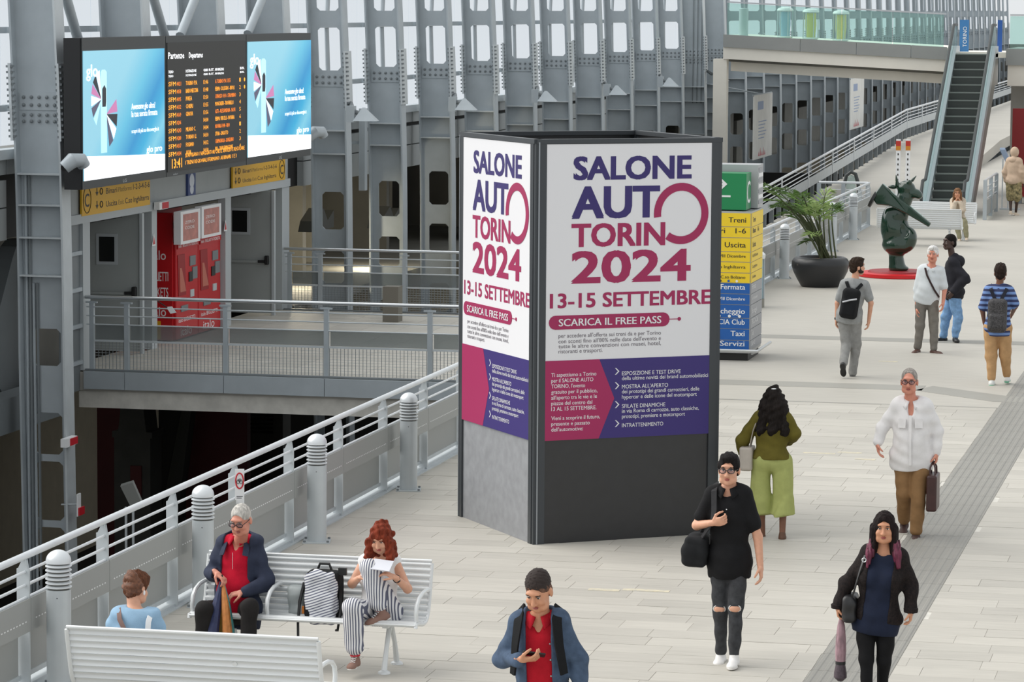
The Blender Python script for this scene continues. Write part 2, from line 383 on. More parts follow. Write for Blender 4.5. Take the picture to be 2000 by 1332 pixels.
# ================================================================ main fence along the void
def main_fence(y0,y1,posts,label,X=-9.55):
    t=thing('walkway_railing',label,'railing',(X,(y0+y1)/2,0))
    mb=MB(); mb.tube([(X,y0,1.08),(X,y1,1.08)],.03,12); mb.build('handrail',STEELW,t,True,local=False)
    for z in(.955,.845): mb=MB(); mb.tube([(X+.01,y0,z),(X+.01,y1,z)],.0125,8); mb.build('rail',STEELW,t,True,local=False)
    mb=MB(); mb.tube([(X+.02,y0,.745),(X+.02,y1,.745)],.014,8); mb.build('rail',STEELW,t,True,local=False)
    for py in posts:
        mb=MB(); mb.box((X-.06,py-.012,-.1),(X+.045,py+.012,.98)); mb.prism([(X-.05,py-.012,.98),(X+.03,py-.012,.98),(X+.01,py-.012,1.06),(X-.01,py-.012,1.06)],(0,.024,0)); mb.tube([(X+.03,py+.03,.93),(X+.01,py+.03,1.05)],.009,6); mb.build('post',STEEL_L,t,local=False)
    pp=sorted(posts); pp=[y0]+[p for p in pp if y0<p<y1]+[y1]
    for a,b in zip(pp[:-1],pp[1:]):
        mb=MB(); mb.box((X+.05,a+.006,.475),(X+.056,b-.006,.745)); mb.build('upper_panel',MESHM,t,local=False)
        mb=MB(); mb.box((X-.05,a+.03,.10),(X-.044,b-.03,.475)); mb.build('lower_panel',MESHM,t,local=False)
        mb=MB(); mb.box((X-.055,a+.02,.07),(X-.03,b-.02,.11)); mb.build('bottom_rail',STEEL_L,t,local=False)
        mb=MB(); n=26
        for i in range(n): y=a+.12+(b-a-.24)*i/(n-1); mb.box((X+.056,y-.014,.562),(X+.058,y+.014,.572))
        tag(mb.build('perforation_row',WHITE,t,local=False),kind='stuff')
    mb=MB(); mb.box((X-.1,y0,-.02),(X+.02,y1,.035)); mb.box((X+.02,y0,-.02),(X+.07,y1,.012)); mb.build('kerb',STEEL_L,t,local=False)
    return t
main_fence(21.3,48.0,[25.16+1.9*i for i in range(-2,13)],'pale grey steel railing with perforated panels along the void on the left')
main_fence(58.2,85.5,[58.4+1.93*i for i in range(0,15)],'far stretch of grey railing beyond the direction totem, behind the potted palm')
# return railing closing the far end of the void
t=thing('end_railing','short grey railing closing the far end of the void','railing',(-11,85.5,0))
a=onY(1600,351,85.5); b=onY(1695,356,85.5)
mb=MB(); mb.tube([(a.x,85.5,1.08),(b.x,85.5,1.08)],.035,8); mb.build('handrail',STEELW,t,local=False)
for z in(.9,.72,.55): mb=MB(); mb.tube([(a.x,85.5,z),(b.x,85.5,z)],.014,6); mb.build('rail',STEELW,t,local=False)
for x in(a.x,(a.x+b.x)/2,b.x): mb=MB(); mb.box((x-.05,85.47,0),(x+.05,85.53,1.06)); mb.build('post',STEEL,t,local=False)
mb=MB(); mb.box((a.x,85.48,.1),(b.x,85.5,.5)); mb.build('mesh_panel',MESHM,t,local=False)
# no-cycling sign hung on the fence
sg=thing('no_cycling_sign','small white sign with a red ring hung on the railing above the grey haired man','sign',(-9.46,30.9,.55))
c=onX(468,950,-9.46); F=frame((c.x+.0,c.y,c.z),(cy,sy,0)); w2,h2=.045,.17
mb=MB(); mb.box((-w2,-.004,-h2),(w2,.004,h2),F); mb.build('plate',WHITE,sg,local=False)
mb=MB(); mb.tube([F@Vector((.037*math.cos(k*math.pi/12),-.006,.055+.075*math.sin(k*math.pi/12))) for k in range(24)],.007,6,closed=True); mb.build('red_ring',mat('sign_red',(196,30,44),.5),sg,local=False)
mb=MB()
for s_ in(-1,1): mb.tube([F@Vector((s_*.014+.012*math.cos(k*math.pi/6),-.006,.045+.02*math.sin(k*math.pi/6))) for k in range(12)],.0025,5,closed=True)
mb.tube([F@Vector(p) for p in((-.014,-.006,.045),(-.004,-.006,.075),(.012,-.006,.075),(.014,-.006,.045),(-.002,-.006,.05),(-.004,-.006,.075))],.0025,5); mb.build('bicycle_symbol',BLACK,sg,local=False)
mb=MB(); mb.box((-.03,-.0055,-.1),(.03,-.004,-.093),F); mb.box((-.03,-.0055,-.115),(.02,-.004,-.109),F); mb.build('small_print',BLACK,sg,local=False)
# ================================================================ bollard lamps
bo=thing('bollard_lamp','','bollard lamp',(0,0,0),group='bollard lamps along the railing')
mb=MB(); mb.lathe([(.1,0),(.1,.80)],28); mb.build('post',STEEL_L,bo,True)
mb=MB(); mb.box((-.14,-.14,0),(.14,.14,.012)); mb.build('base_plate',STEEL_L,bo)
for a in((.12,.12),(-.12,.12),(.12,-.12),(-.12,-.12)): q=MB(); q.lathe([(.014,.012),(.014,.03)],6,(a[0],a[1],0)); q.build('bolt',STEEL_D,bo)
mb=MB(); mb.lathe([(.086,.80),(.086,1.03)],24); mb.build('lamp_core',mat('louvre_shadow',(96,96,92),.5,.3),bo,True)
for i in range(6): q=MB(); z=.815+i*.034; q.lathe([(.09,z-.004),(.107,z+.001),(.107,z+.009),(.088,z+.02)],24); q.build('louvre_ring',STEELW,bo,True)
mb=MB(); mb.lathe([(.103,1.015)]+[(.103*math.cos(k*math.pi/14),1.03+.092*math.sin(k*math.pi/14)) for k in range(7)]+[(.002,1.122)],28); mb.build('dome_cap',STEELW,bo,True)
q=MB(); q.ellipsoid((0,-.1,.74),(.005,.004,.005),6,4); q.build('screw',BLACK,bo)
BL=[(25.3,'bollard lamp nearest the camera, left of the woman in blue seen from behind'),(29.11,'bollard lamp just left of the seated grey haired man'),(32.94,'bollard lamp behind the bench, between the seated man and the red haired woman'),(36.78,'bollard lamp closest to the left face of the poster kiosk'),(68.02,'bollard lamp just left of the potted palm'),(76.0,'bollard lamp just right of the palm trunk'),(80.06,'farthest bollard lamp, by the end of the railing near the statue')]
for i,(y,l) in enumerate(BL):
    o=bo if i==0 else dup(bo); o.location=(-9.31,y,0); o['label']=l; o.rotation_euler=(0,0,PSI)
# ================================================================ steel arch ribs of the left wall
RY0,RDY,RX=44.9,4.14,-16.36
def ry(n): return (44.9+3.80*n) if n<4 else 60.1+4.14*(n-4)
def xi(z): return -.0048*(z-.5)**2 if z>.5 else .015*(.5-z)
def web(mb,segs):
    for (z0,z1,hole) in segs:
        W=.66; x0=lambda z:xi(z)-W; x1=xi
        if not hole:
            n=max(1,int((z1-z0)/.5)); zs=[z0+(z1-z0)*i/n for i in range(n+1)]
            for a,b in zip(zs[:-1],zs[1:]):
                for y in(-.012,.012):
                    q=[(x0(a),y,a),(x1(a),y,a),(x1(b),y,b),(x0(b),y,b)]; mb.add(q if y<0 else q[::-1],[(0,1,2,3)])
        else:
            h0,h1,r=z0+.05,z1-.05,.06; u0,u1=.14,.56
            P=lambda u,z,y:(xi(z)-W+u,y,z)
            hp=[(u0+r,h0),(u1-r,h0),(u1,h0+r),(u1,h1-r),(u1-r,h1),(u0+r,h1),(u0,h1-r),(u0,h0+r)]
            op=[(u0+r,z0),(u1-r,z0),(W,h0+r),(W,h1-r),(u1-r,z1),(u0+r,z1),(0,h1-r),(0,h0+r),(W,z0),(W,z1),(0,z1),(0,z0)]
            F=[(8,9,1,0),(9,16,10,2,1),(10,11,3,2),(11,17,12,4,3),(12,13,5,4),(13,18,14,6,5),(14,15,7,6),(15,19,8,0,7)]
            for y in(-.012,.012):
                v=[P(u,z,y) for u,z in hp+op]; mb.add(v,F if y<0 else [f[::-1] for f in F])
            v=[P(u,z,-.012) for u,z in hp]+[P(u,z,.012) for u,z in hp]
            mb.add(v,[(i,8+i,8+(i+1)%8,(i+1)%8) for i in range(8)])
def strip(mb,off,w_,t,z0,z1,n=14):
    zs=[z0+(z1-z0)*i/n for i in range(n+1)]; v=[];f=[]
    for z in zs:
        x=xi(z)+off; v+=[(x-t/2,-w_/2,z),(x+t/2,-w_/2,z),(x+t/2,w_/2,z),(x-t/2,w_/2,z)]
    for i in range(n):
        a=i*4
        for k in range(4): f.append((a+k,a+(k+1)%4,a+4+(k+1)%4,a+4+k))
    f+=[(3,2,1,0),(n*4,n*4+1,n*4+2,n*4+3)]
    mb.add(v,f)
def rib(variant,label):
    t=thing('arch_rib',label,'steel rib',(0,0,0),group='steel arch ribs along the glazed wall',kind=None)
    low=[(-4.8,-2.9,0),(-2.9,-1.9,1),(-1.9,-.95,1),(-.95,-.25,1),(-.25,.32,0),(.32,.95,1)]
    if variant=='A': segs=low[:-2]+[(-.25,.3,0),(.3,1.0,1),(1.0,1.3,0),(1.3,2.1,1),(2.1,4.25,0),(4.25,5.15,1),(5.15,5.35,0),(5.35,6.3,1),(6.3,6.9,0)]
    elif variant=='B': segs=low+[(.95,6.9,0)]
    else: segs=[(3.06,6.9,0)]
    zb=3.06 if variant=='C' else -4.8
    mb=MB(); web(mb,segs); mb.build('web',STEEL,t)
    mb=MB(); strip(mb,0,.36,.03,zb,6.9,24); mb.build('inner_flange',STEEL_L if variant!='A' else STEEL,t)
    mb=MB(); strip(mb,-.66,.36,.03,zb,6.9,24); mb.build('outer_flange',STEEL,t)
    for off in(.03,-.69): mb=MB(); strip(mb,off,.44,.035,3.57,4.66,4); mb.build('splice_plate',STEEL_L,t)
    mb=MB(); mb.box((xi(4.1)-.62,-.03,4.0),(xi(4.1)-.04,-.012,4.25)); mb.build('web_splice',STEEL,t)
    b=MB()
    for z in((4.07,4.18) if variant=='A' else (4.07,4.18,3.84,3.93)):
        for i in range(5): c=(xi(4.1)-.56+i*.115,-.04,z); b.ellipsoid(c,(.027,.025,.027),6,4)
    for off in(.03,-.69):
        for z in [3.63+i*.082 for i in range(13)]:
            for y in(-.19,-.14): b.cbox((xi(z)+off+(.03 if off>0 else -.03),y,z),(.04,.032,.032)); b.cbox((xi(z)+off+(-.03 if off>0 else .03),y,z),(.03,.032,.032))
    tag(b.build('bolts',STEEL_D,t),kind='stuff')
    for z in((3.19,2.76) if variant=='A' else ((3.1,2.66,2.2,1.66) if variant=='B' else ())): mb=MB(); mb.box((xi(z)-.65,-.17,z-.012),(xi(z)-.01,0,z+.012)); mb.build('stiffener',STEEL_L,t)
    return t
protos={}
NR=46
for n in range(NR):
    v='B' if n in(0,14,15) else ('C' if n<4 else 'A')
    l={'A':'grey steel arch rib with rounded web openings and bolted splice','C':'plain grey steel rib rising behind the display board','B':'grey steel arch rib with a plain web and conduits above the kiosk right edge'}[v]
    if n==0: l='nearest steel arch rib, at the left edge beside the display board'
    if v not in protos: o=protos[v]=rib(v,l)
    else: o=dup(protos[v],label=l)
    o.location=(RX,ry(n),0)
# conduits on the plain ribs near the bridge, cable on the nearest rib
t=thing('conduit_run','thin grey conduits climbing a plain steel rib','conduit',(RX-.3,ry(14)-.02,2)); 
for i in range(3): mb=MB(); x=RX-.42+i*.13; mb.tube([(x,ry(14)-.04,2.6),(x,ry(14)-.04,6.5)],.012,6); mb.build('conduit',STEEL_D,t,local=False)
t=thing('conduit_run','vertical grey conduits on the lower half of the nearest rib','conduit',(RX-.5,RY0-.05,-4))
for i in range(4): mb=MB(); x=RX-.60+i*.055; mb.tube([(x+.04,RY0-.05,-4.7),(x+.02,RY0-.05,-1),(x,RY0-.05,1.55 if i>1 else 3.1)],.02,6); mb.build('conduit',STEEL_D if i%2 else STEEL,t,local=False)
# ================================================================ left wall: panels, glazing
wl=thing('wall_left','grey panelled left wall with frosted glazing above','wall',(-17.4,90,0),kind='structure')
PAN=mat('wall_panel_grey',(158,163,164),.55,0,.05,2); GL=glassmat('frosted_glass',(250,252,254),.03,rough=.3)
SLOT=mat('slot_black',(34,34,34),.8); BEIGE=mat('beige_plaster',(196,186,164),.8,0,.06,3); INT=mat('interior_grey',(120,119,113),.8,0,.08,2)
WX=-17.32; YE=ry(NR-1)
for n in range(-1,NR-1):
    y0=ry(n); y1=ry(n+1)
    mb=MB(); mb.box((WX-.03,y0,3.42),(WX-.02,y1,6.9)); mb.build('glass_pane',GL,wl,local=False)
    for z in(5.12,4.02): mb=MB(); mb.box((WX-.02,y0+.05,z-.045),(WX+.1,y1-.05,z+.045)); mb.build('purlin',STEEL,wl,local=False)
    ym=(y0+y1)/2-.35; mb=MB(); mb.tube([(WX+.03,ym,5.16),(WX+.05,ym+.25,6.9)],.045,8); mb.tube([(WX+.03,ym+.12,4.06),(WX+.03,ym,5.08)],.045,8); mb.tube([(WX+.03,ym+.12,3.45),(WX+.03,ym+.12,3.98)],.045,8); mb.build('glazing_strut',STEEL,wl,True,local=False)
    mb=MB(); mb.box((WX-.08,y0,3.3),(WX+.14,y1,3.44)); mb.build('sill_ledge',STEEL_L,wl,local=False)
    for (a,b) in((3.08,3.3),(2.62,3.0),(2.15,2.6)):
        if n>=0 and b<3.2 and n<4: continue
        mb=MB(); mb.box((WX-.06,y0+.02,a),(WX+.06,y1-.02,b)); mb.build('wall_panel',PAN,wl,local=False)
    mb=MB(); mb.box((WX-.1,y0,2.15),(WX-.07,y1,3.4)); mb.build('slot_back',SLOT,wl,local=False)
mb=MB(); mb.box((-21.5,58.8,2.15),(WX-.1,YE,2.25)); mb.box((-21.5,RY0-8,2.9),(WX-.1,58.8,3.0)); mb.build('service_ceiling',INT,wl,local=False)
mb=MB(); mb.box((-21.5,RY0-8,-4.8),(-21.4,YE,2.9)); mb.build('service_back_wall',BEIGE,wl,local=False)
mb=MB(); mb.box((-21.4,59.3,-.15),(-17.2,YE,-.02)); mb.build('service_floor',INT,wl,local=False)
for n in range(4,NR-1):
    y=ry(n)+1.2; d=[1.2,2.6,1.7,2.2][n%4]; mb=MB(); mb.box((-21.4,y,-.02),(-21.4+d,y+.25,2.15)); mb.build('service_partition',(BEIGE,INT,INT,INT)[n%4],wl,local=False)
    if n>=8: mb=MB(); mb.box((-18.1,ry(n)+.5,-.02),(-18.0,ry(n+1)-.3,1.5+.5*(n%2))); mb.build('service_screen',INT,wl,local=False)
# rough end caps of the gallery
mb=MB(); mb.box((-21.5,YE,-4.8),(10,YE+.3,3.2)); tag(mb.build('wall_far',INT,local=False),'distant grey end wall of the gallery','wall',kind='structure')
# pinned strut left of the first rib
t=thing('pinned_strut','massive dim steel strut with a round pinned head at the left edge','strut',onX(20,700,-18.2)); mb=MB()
a=onX(18,545,-18.2); b=onX(-30,760,-18.2); d=(b-a).normalized(); nn=Vector((0,-d.z,d.y))
mb.prism([a+nn*.62,b+nn*.75,b-nn*.75,a-nn*.62]+[a+(-nn*math.cos(k*math.pi/8)-d*math.sin(k*math.pi/8))*.62 for k in range(1,8)],(.25,0,0)); mb.build('strut_plate',STEEL_D,t,local=False)
mb=MB(); mb.lathe([(.2,0),(.2,.08)],16,M=Matrix.Translation(a+Vector((.25,0,0)))@Matrix.Rotation(math.pi/2,4,'Y')); mb.build('pin',STEEL,t,local=False)
mb=MB(); mb.box((-17.6,40,-.6),(-17.2,47,-.1)); mb.build('edge_beam',STEEL_D,wl,local=False)
for i in range(3):
    mb=MB(); mb.box((-18.9,41+i*1.6,-4.7),(-18.8,42.3+i*1.6,1.6)); mb.build('slatted_screen',STEEL_D,wl,local=False)
# V braces between the ribs above the board
t=thing('board_braces','pairs of inclined round steel braces above the display board','brace',(-16.6,50,5))
for (a,b) in(((122,-30),(152,76)),((292,-30),(322,72)),((392,-30),(352,70)),((524,-30),(484,66))):
    mb=MB(); mb.tube([onX(*a,-16.6),onX(*b,-16.6)],.075,12); mb.build('brace_tube',STEEL,t,True,local=False)
# ================================================================ door wall beside the footbridge
DX=-17.15
wd=thing('wall_doors','grey panelled wall with door openings beside the footbridge','wall',(DX,53,0),kind='structure')
FRM=mat('pale_frame_grey',(178,184,187),.5); DOORM=mat('door_grey',(160,165,164),.5,0,.04,2)
def yx(px,py=450,X=DX): return onX(px,py,X).y
YA,YB=yx(128),yx(562)
mb=MB(); mb.box((DX-.08,YA,2.36),(DX,YB,3.05)); mb.build('header_panel',PAN,wd,local=False)
mb=MB(); mb.box((DX-.1,YA,2.22),(DX+.05,YB,2.36)); mb.build('header_beam',FRM,wd,local=False)
for a,b in((158,172),(293,303),(437,448),(548,562)): mb=MB(); mb.box((DX-.1,yx(a),0),(DX+.03,yx(b),2.22)); mb.build('frame_post',FRM,wd,local=False)
mb=MB(); mb.box((DX-.08,YA-.1,-.3),(DX-.02,yx(158),2.22)); mb.build('side_glazing',STEEL_D,wd,local=False)
for k in range(4): mb=MB(); mb.box((DX-.02,YA,.1+k*.55),(DX+.02,yx(158),.16+k*.55)); mb.build('side_bar',STEEL,wd,local=False)
mb=MB(); mb.box((-18.3,YA,2.34),(DX-.1,YB,2.4)); mb.build('vestibule_ceiling',INT,wd,local=False)
mb=MB(); mb.box((-18.6,YA-.3,-.3),(-18.5,YB+.3,3)); mb.build('vestibule_back',INT,wd,local=False)
WIN=mat('dark_door_window',(30,32,32),.15)
def door(n,Y,x0,x1,wpx,label):
    t=thing('door_%d'%n,label,'door',((x0+x1)/2,Y,0),kind='structure')
    mb=MB(); mb.box((x0,Y,.03),(x1,Y+.05,2.22)); mb.build('leaf',DOORM,t,local=False)
    a=onY(wpx[0],wpx[1],Y); b=onY(wpx[2],wpx[3],Y)
    mb=MB(); mb.box((a.x-.05,Y-.012,b.z-.05),(b.x+.05,Y,a.z+.05)); mb.build('window_frame',FRM,t,local=False)
    mb=MB(); mb.box((a.x,Y-.016,b.z),(b.x,Y-.01,a.z)); mb.build('window_pane',WIN,t,local=False)
    mb=MB(); mb.box((x0+.03,Y-.05,.93),(x1-.14,Y-.02,.97)); mb.build('panic_bar',DOORM,t,local=False)
    h=MB(); h.bbox((x1-.12,Y-.08,.9),(x1-.05,Y,1.06),.01); h.box((x1-.24,Y-.07,.93),(x1-.1,Y-.03,.98)); h.build('handle',BLACK,t,local=False)
    mb=MB(); mb.box((x1,Y-.03,0),(x1+.05,Y+.06,2.22)); mb.build('jamb',FRM,t,local=False)
door(1,50.25,-17.95,-17.1,(194,462,224,511),'grey door with a small dark window left of the red ticket machines')
door(2,57.2,-17.85,-17.0,(454,411,483,453),'grey door with a small dark window right of the red ticket machines')
# ticket machines in the niche
REDD=mat('machine_red_dark',(150,18,24),.5); SCR=mat('kiosk_screen_lit',(150,84,70),.4,emit=.3)
nb=MB(); nb.box((-18.0,yx(303),0),(-17.9,yx(437),2.2)); nb.build('niche_back',REDD,wd,local=False)
def machine(p0,p1,label,sidetext):
    y0,y1=yx(p0,520,-17.2),yx(p1,520,-17.2); t=thing('ticket_machine',label,'ticket machine',(-17.45,(y0+y1)/2,0),group='red ticket machines')
    X=-17.2; mb=MB(); mb.bbox((-17.75,y0+.01,0),(X,y1-.01,1.62),.015); mb.build('cabinet',RED,t,local=False)
    F=frame((X,y0,0),(0,1,0)); W=y1-y0
    def P(n,u0,u1,z0,z1,m,d=.015): q=MB(); q.box((u0*W,-d,z0),(u1*W,.01,z1),F); return q.build(n,m,t,local=False)
    P('header_strip',.03,.97,1.50,1.6,RED,.02)
    q=MB(); q.prism([F@Vector(p) for p in((.08*W,-.012,.72),(.42*W,-.012,.72),(.36*W,-.012,1.4),(.05*W,-.012,1.4))],F.to_3x3()@Vector((0,.012,0))); q.build('screen_bezel',REDD,t,local=False)
    q=MB(); q.prism([F@Vector(p) for p in((.14*W,-.02,.78),(.40*W,-.02,.78),(.20*W,-.02,1.18),(.12*W,-.02,1.18))],F.to_3x3()@Vector((0,.012,0))); q.build('touch_screen',SCR,t,local=False)
    P('card_reader',.56,.72,.92,1.08,BLACK); P('coin_panel',.72,.93,.95,1.15,STEEL_D); P('keypad',.62,.78,.66,.78,STEEL_L); P('receipt_slot',.2,.5,.45,.55,STEEL_D); P('speaker',.6,.85,1.18,1.34,STEEL_D)
    text('italo  BIGLIETTI-TICKETS',WHITE,t,wm(t).inverted()@frame((X+.02,y0+.06*W,1.52),(0,1,0)),width=.85*W,height=.05,bold=.02)
    text('italo BIGLIETTI',WHITE,t,wm(t).inverted()@frame((X,y0+.1*W,.28),(0,1,0)),width=.75*W,height=.07,bold=.01)
    text('italo',WHITE,t,wm(t).inverted()@frame((X,y0+.2*W,.05),(0,1,0)),width=.5*W,height=.15)
    if sidetext:
        for z,s in((1.33,'italo'),(.98,'BIGLIETTI'),(.72,'TICKETS'),(.40,'italo')):
            text(s,WHITE,t,wm(t).inverted()@frame((-17.66,y0-.0505,z),(1,0,0)),width=.30 if s=='italo' else .34,height=.16,bold=.01,ext=-.004+.006)
    return t
machine(344,387,'red ticket machine next to the red side panel with white lettering',True); machine(388,431,'red ticket machine by the right hand door, second of the pair',False)
mb=MB(); y_=yx(344,520,-17.2); mb.box((-17.95,y_-.05,0),(-17.25,y_,2.1)); mb.build('niche_side',RED,wd,local=False)
mb=MB(); mb.box((-17.65,y_-.06,.02),(-17.45,y_-.052,.32)); mb.build('yellow_notice',mat('notice_yellow',(226,178,30),.5),wd,local=False)
def monitor(p0,p1,y0,y1,label):
    a=onX(p0,y0,-17.0); b=onX(p1,y1,-17.0); t=thing('ticket_monitor',label,'monitor',((-17.05),(a.y+b.y)/2,b.z),group='white framed monitors over the ticket machines')
    mb=MB(); mb.box((-17.12,a.y,b.z),(-17.0,b.y,a.z)); mb.build('frame',WHITE,t,local=False)
    mb=MB(); mb.box((-17.01,a.y+.12,b.z+.05),(-16.995,b.y-.12,a.z-.05)); mb.build('screen',mat('monitor_picture',(150,96,88),.3,0,.4,6,emit=.25),t,local=False)
    [text(w_,WHITE,t,wm(t).inverted()@frame((-16.994,a.y+.2,(a.z+b.z)/2+dz),(0,1,0)),width=.5,height=.05) for w_,dz in(('ZERO',.06),('CODE',-.03))]
    m2=MB(); m2.box((-17.6,(a.y+b.y)/2-.05,a.z-.3),(-17.12,(a.y+b.y)/2+.05,a.z-.2)); m2.build('arm',STEEL,t,local=False)
monitor(353,391,414,470,'left white framed monitor over the ticket machines'); monitor(394,432,404,458,'right white framed monitor over the ticket machines')
t=thing('document_holder','white leaflet holder hanging over the footbridge railing','sign',onY(335,608,BY0-.06)); c=onY(333,605,BY0-.06)
mb=MB(); mb.prism([c+Vector(p) for p in((-.07,0,.04),(.02,0,.05),(.09,0,-.04),(0,0,-.06))],(0,.01,0)); mb.build('leaflet',WHITE,t,local=False)
mb=MB(); a=onY(308,588,BY0-.06); mb.tube([a,c+Vector((-.05,0,.03))],.008,6); mb.build('holder_arm',BLACK,t,local=False)
def exitlamp(p,X,label,z=None):
    c=onX(*p,X); t=thing('emergency_lamp',label,'lamp',c); mb=MB(); mb.box((c.x-.04,c.y-.24,c.z-.06),(c.x+.05,c.y+.2,c.z+.06)); mb.build('housing',WHITE,t,local=False)
    mb=MB(); mb.box((c.x+.05,c.y-.1,c.z-.05),(c.x+.06,c.y+.2,c.z+.05)); mb.build('red_label',mat('sign_red',(196,30,44),.5),t,local=False)
exitlamp((315,401),DX+.12,'small white box with a red label on the door wall frame')
exitlamp((135,862),RX+.1,'small white box with a red label on the lower part of the nearest rib')
t=thing('extinguisher_sign','small white and red sign on a bracket low on the nearest rib','sign',onX(155,985,RX+.2)); c=onX(156,985,RX+.2)
mb=MB(); mb.box((c.x-.01,c.y-.11,c.z-.16),(c.x+.01,c.y+.02,c.z+.16)); mb.build('plate',WHITE,t,local=False)
mb=MB(); mb.box((c.x+.01,c.y-.1,c.z-.15),(c.x+.03,c.y+.12,c.z-.04)); mb.build('red_box',mat('sign_red',(196,30,44),.5),t,local=False)
mb=MB(); mb.tube([(c.x,c.y,c.z),(RX-.05,RY0-.18,c.z)],.012,6); mb.build('bracket',STEEL_L,t,local=False)
for (p,l) in(((300,468),'left'),((440,440),'right')):
    c=onX(*p,DX+.04); t=thing('warning_plate','small triangular warning sticker on the %s frame post by the ticket machines'%l,'sign',c)
    mb=MB(); mb.prism([(c.x,c.y-.09,c.z-.1),(c.x,c.y+.09,c.z-.1),(c.x,c.y,c.z+.1)],(.006,0,0)); mb.build('triangle',WHITE,t,local=False)
    mb=MB(); mb.prism([(c.x+.006,c.y-.05,c.z-.075),(c.x+.006,c.y+.05,c.z-.075),(c.x+.006,c.y,c.z+.05)],(.003,0,0)); mb.build('symbol',RED,t,local=False)
# ================================================================ yellow direction signs under the board
YS=mat('sign_yellow',(222,170,24),.45); INK=mat('sign_ink',(40,38,34),.5)
def ysign(p0,p1,ztop,zbot,label,cleft):
    X=DX+.06; y0,y1=yx(p0,380,X),yx(p1,340,X); t=thing('direction_sign',label,'sign',(X,(y0+y1)/2,zbot),group='yellow direction signs under the board'); W=y1-y0
    mb=MB(); mb.box((X-.03,y0,zbot),(X,y1,ztop)); mb.build('plate',YS,t,local=False)
    h=ztop-zbot; IM=wm(t).inverted()
    def T(s,u,z,w_,hh,m=INK): text(s,m,t,IM@frame((X,y0+u*W,zbot+z*h),(0,1,0)),width=w_*W,height=hh*h,bold=.015)
    o=.16 if cleft else 0
    T('Binari',.12+o+.06,.60,.16,.19); T('Platforms',.36+o,.60,.2,.17,mat('sign_grey_ink',(150,120,50),.5)); T('1-2-3-4-5-6',.58+o,.60,.25,.19)
    T('Uscita',.12+o+.06,.18,.16,.19); T('Exit',.36+o,.18,.08,.17,mat('sign_grey_ink',(150,120,50),.5)); T('C.so Inghilterra',.46+o,.18,.36,.19)
    for z in(.6,.18):
        yy=y0+(.08+o-.03)*W; zz=zbot+z*h; q=MB(); q.box((X,yy-.015,zz+.03),(X+.004,yy+.015,zz+.11)); q.prism([(X,yy-.06,zz+.05),(X,yy+.06,zz+.05),(X,yy,zz-.01)],(.004,0,0)); q.build('arrow',INK,t,local=False)
        yy=y0+(.13+o-.02)*W; q=MB(); q.tube([(X+.003,yy+.06*math.cos(k*math.pi/8),zz+.05+.045*math.sin(k*math.pi/8)) for k in range(16)],.008,5,closed=True); q.build('symbol_ring',INK,t,local=False)
    u=.07 if cleft else .93; yy=y0+u*W; zz=zbot+h/2
    q=MB(); q.tube([(X+.003,yy+.17*math.cos(k*math.pi/12),zz+.19*math.sin(k*math.pi/12)*h/.45) for k in range(24)],.006,5,closed=True); q.build('letter_ring',INK,t,local=False)
    text('C',INK,t,IM@frame((X,yy-.1,zbot+.28*h),(0,1,0)),width=.2,height=.44*h,bold=.02)
ysign(160,293,2.80,2.33,'long yellow direction sign below the left end of the board',True)
ysign(455,557,2.75,2.36,'shorter yellow direction sign below the right end of the board',False)
c=onX(376,360,DX+.05); t=thing('blue_info_sign','small blue information sign on the wall between the yellow signs','sign',(DX+.04,c.y,2.34))
mb=MB(); mb.box((DX,c.y-.2,2.34),(DX+.04,c.y+.2,2.78)); mb.build('plate',mat('sign_blue_dark',(52,70,122),.5),t,local=False)
mb=MB(); mb.ellipsoid((DX+.04,c.y,2.6),(.006,.13,.12),14,8); mb.ellipsoid((DX+.04,c.y,2.46),(.006,.1,.08),12,8); mb.build('emblem',mat('emblem_pale',(206,212,222),.5),t,True,local=False)
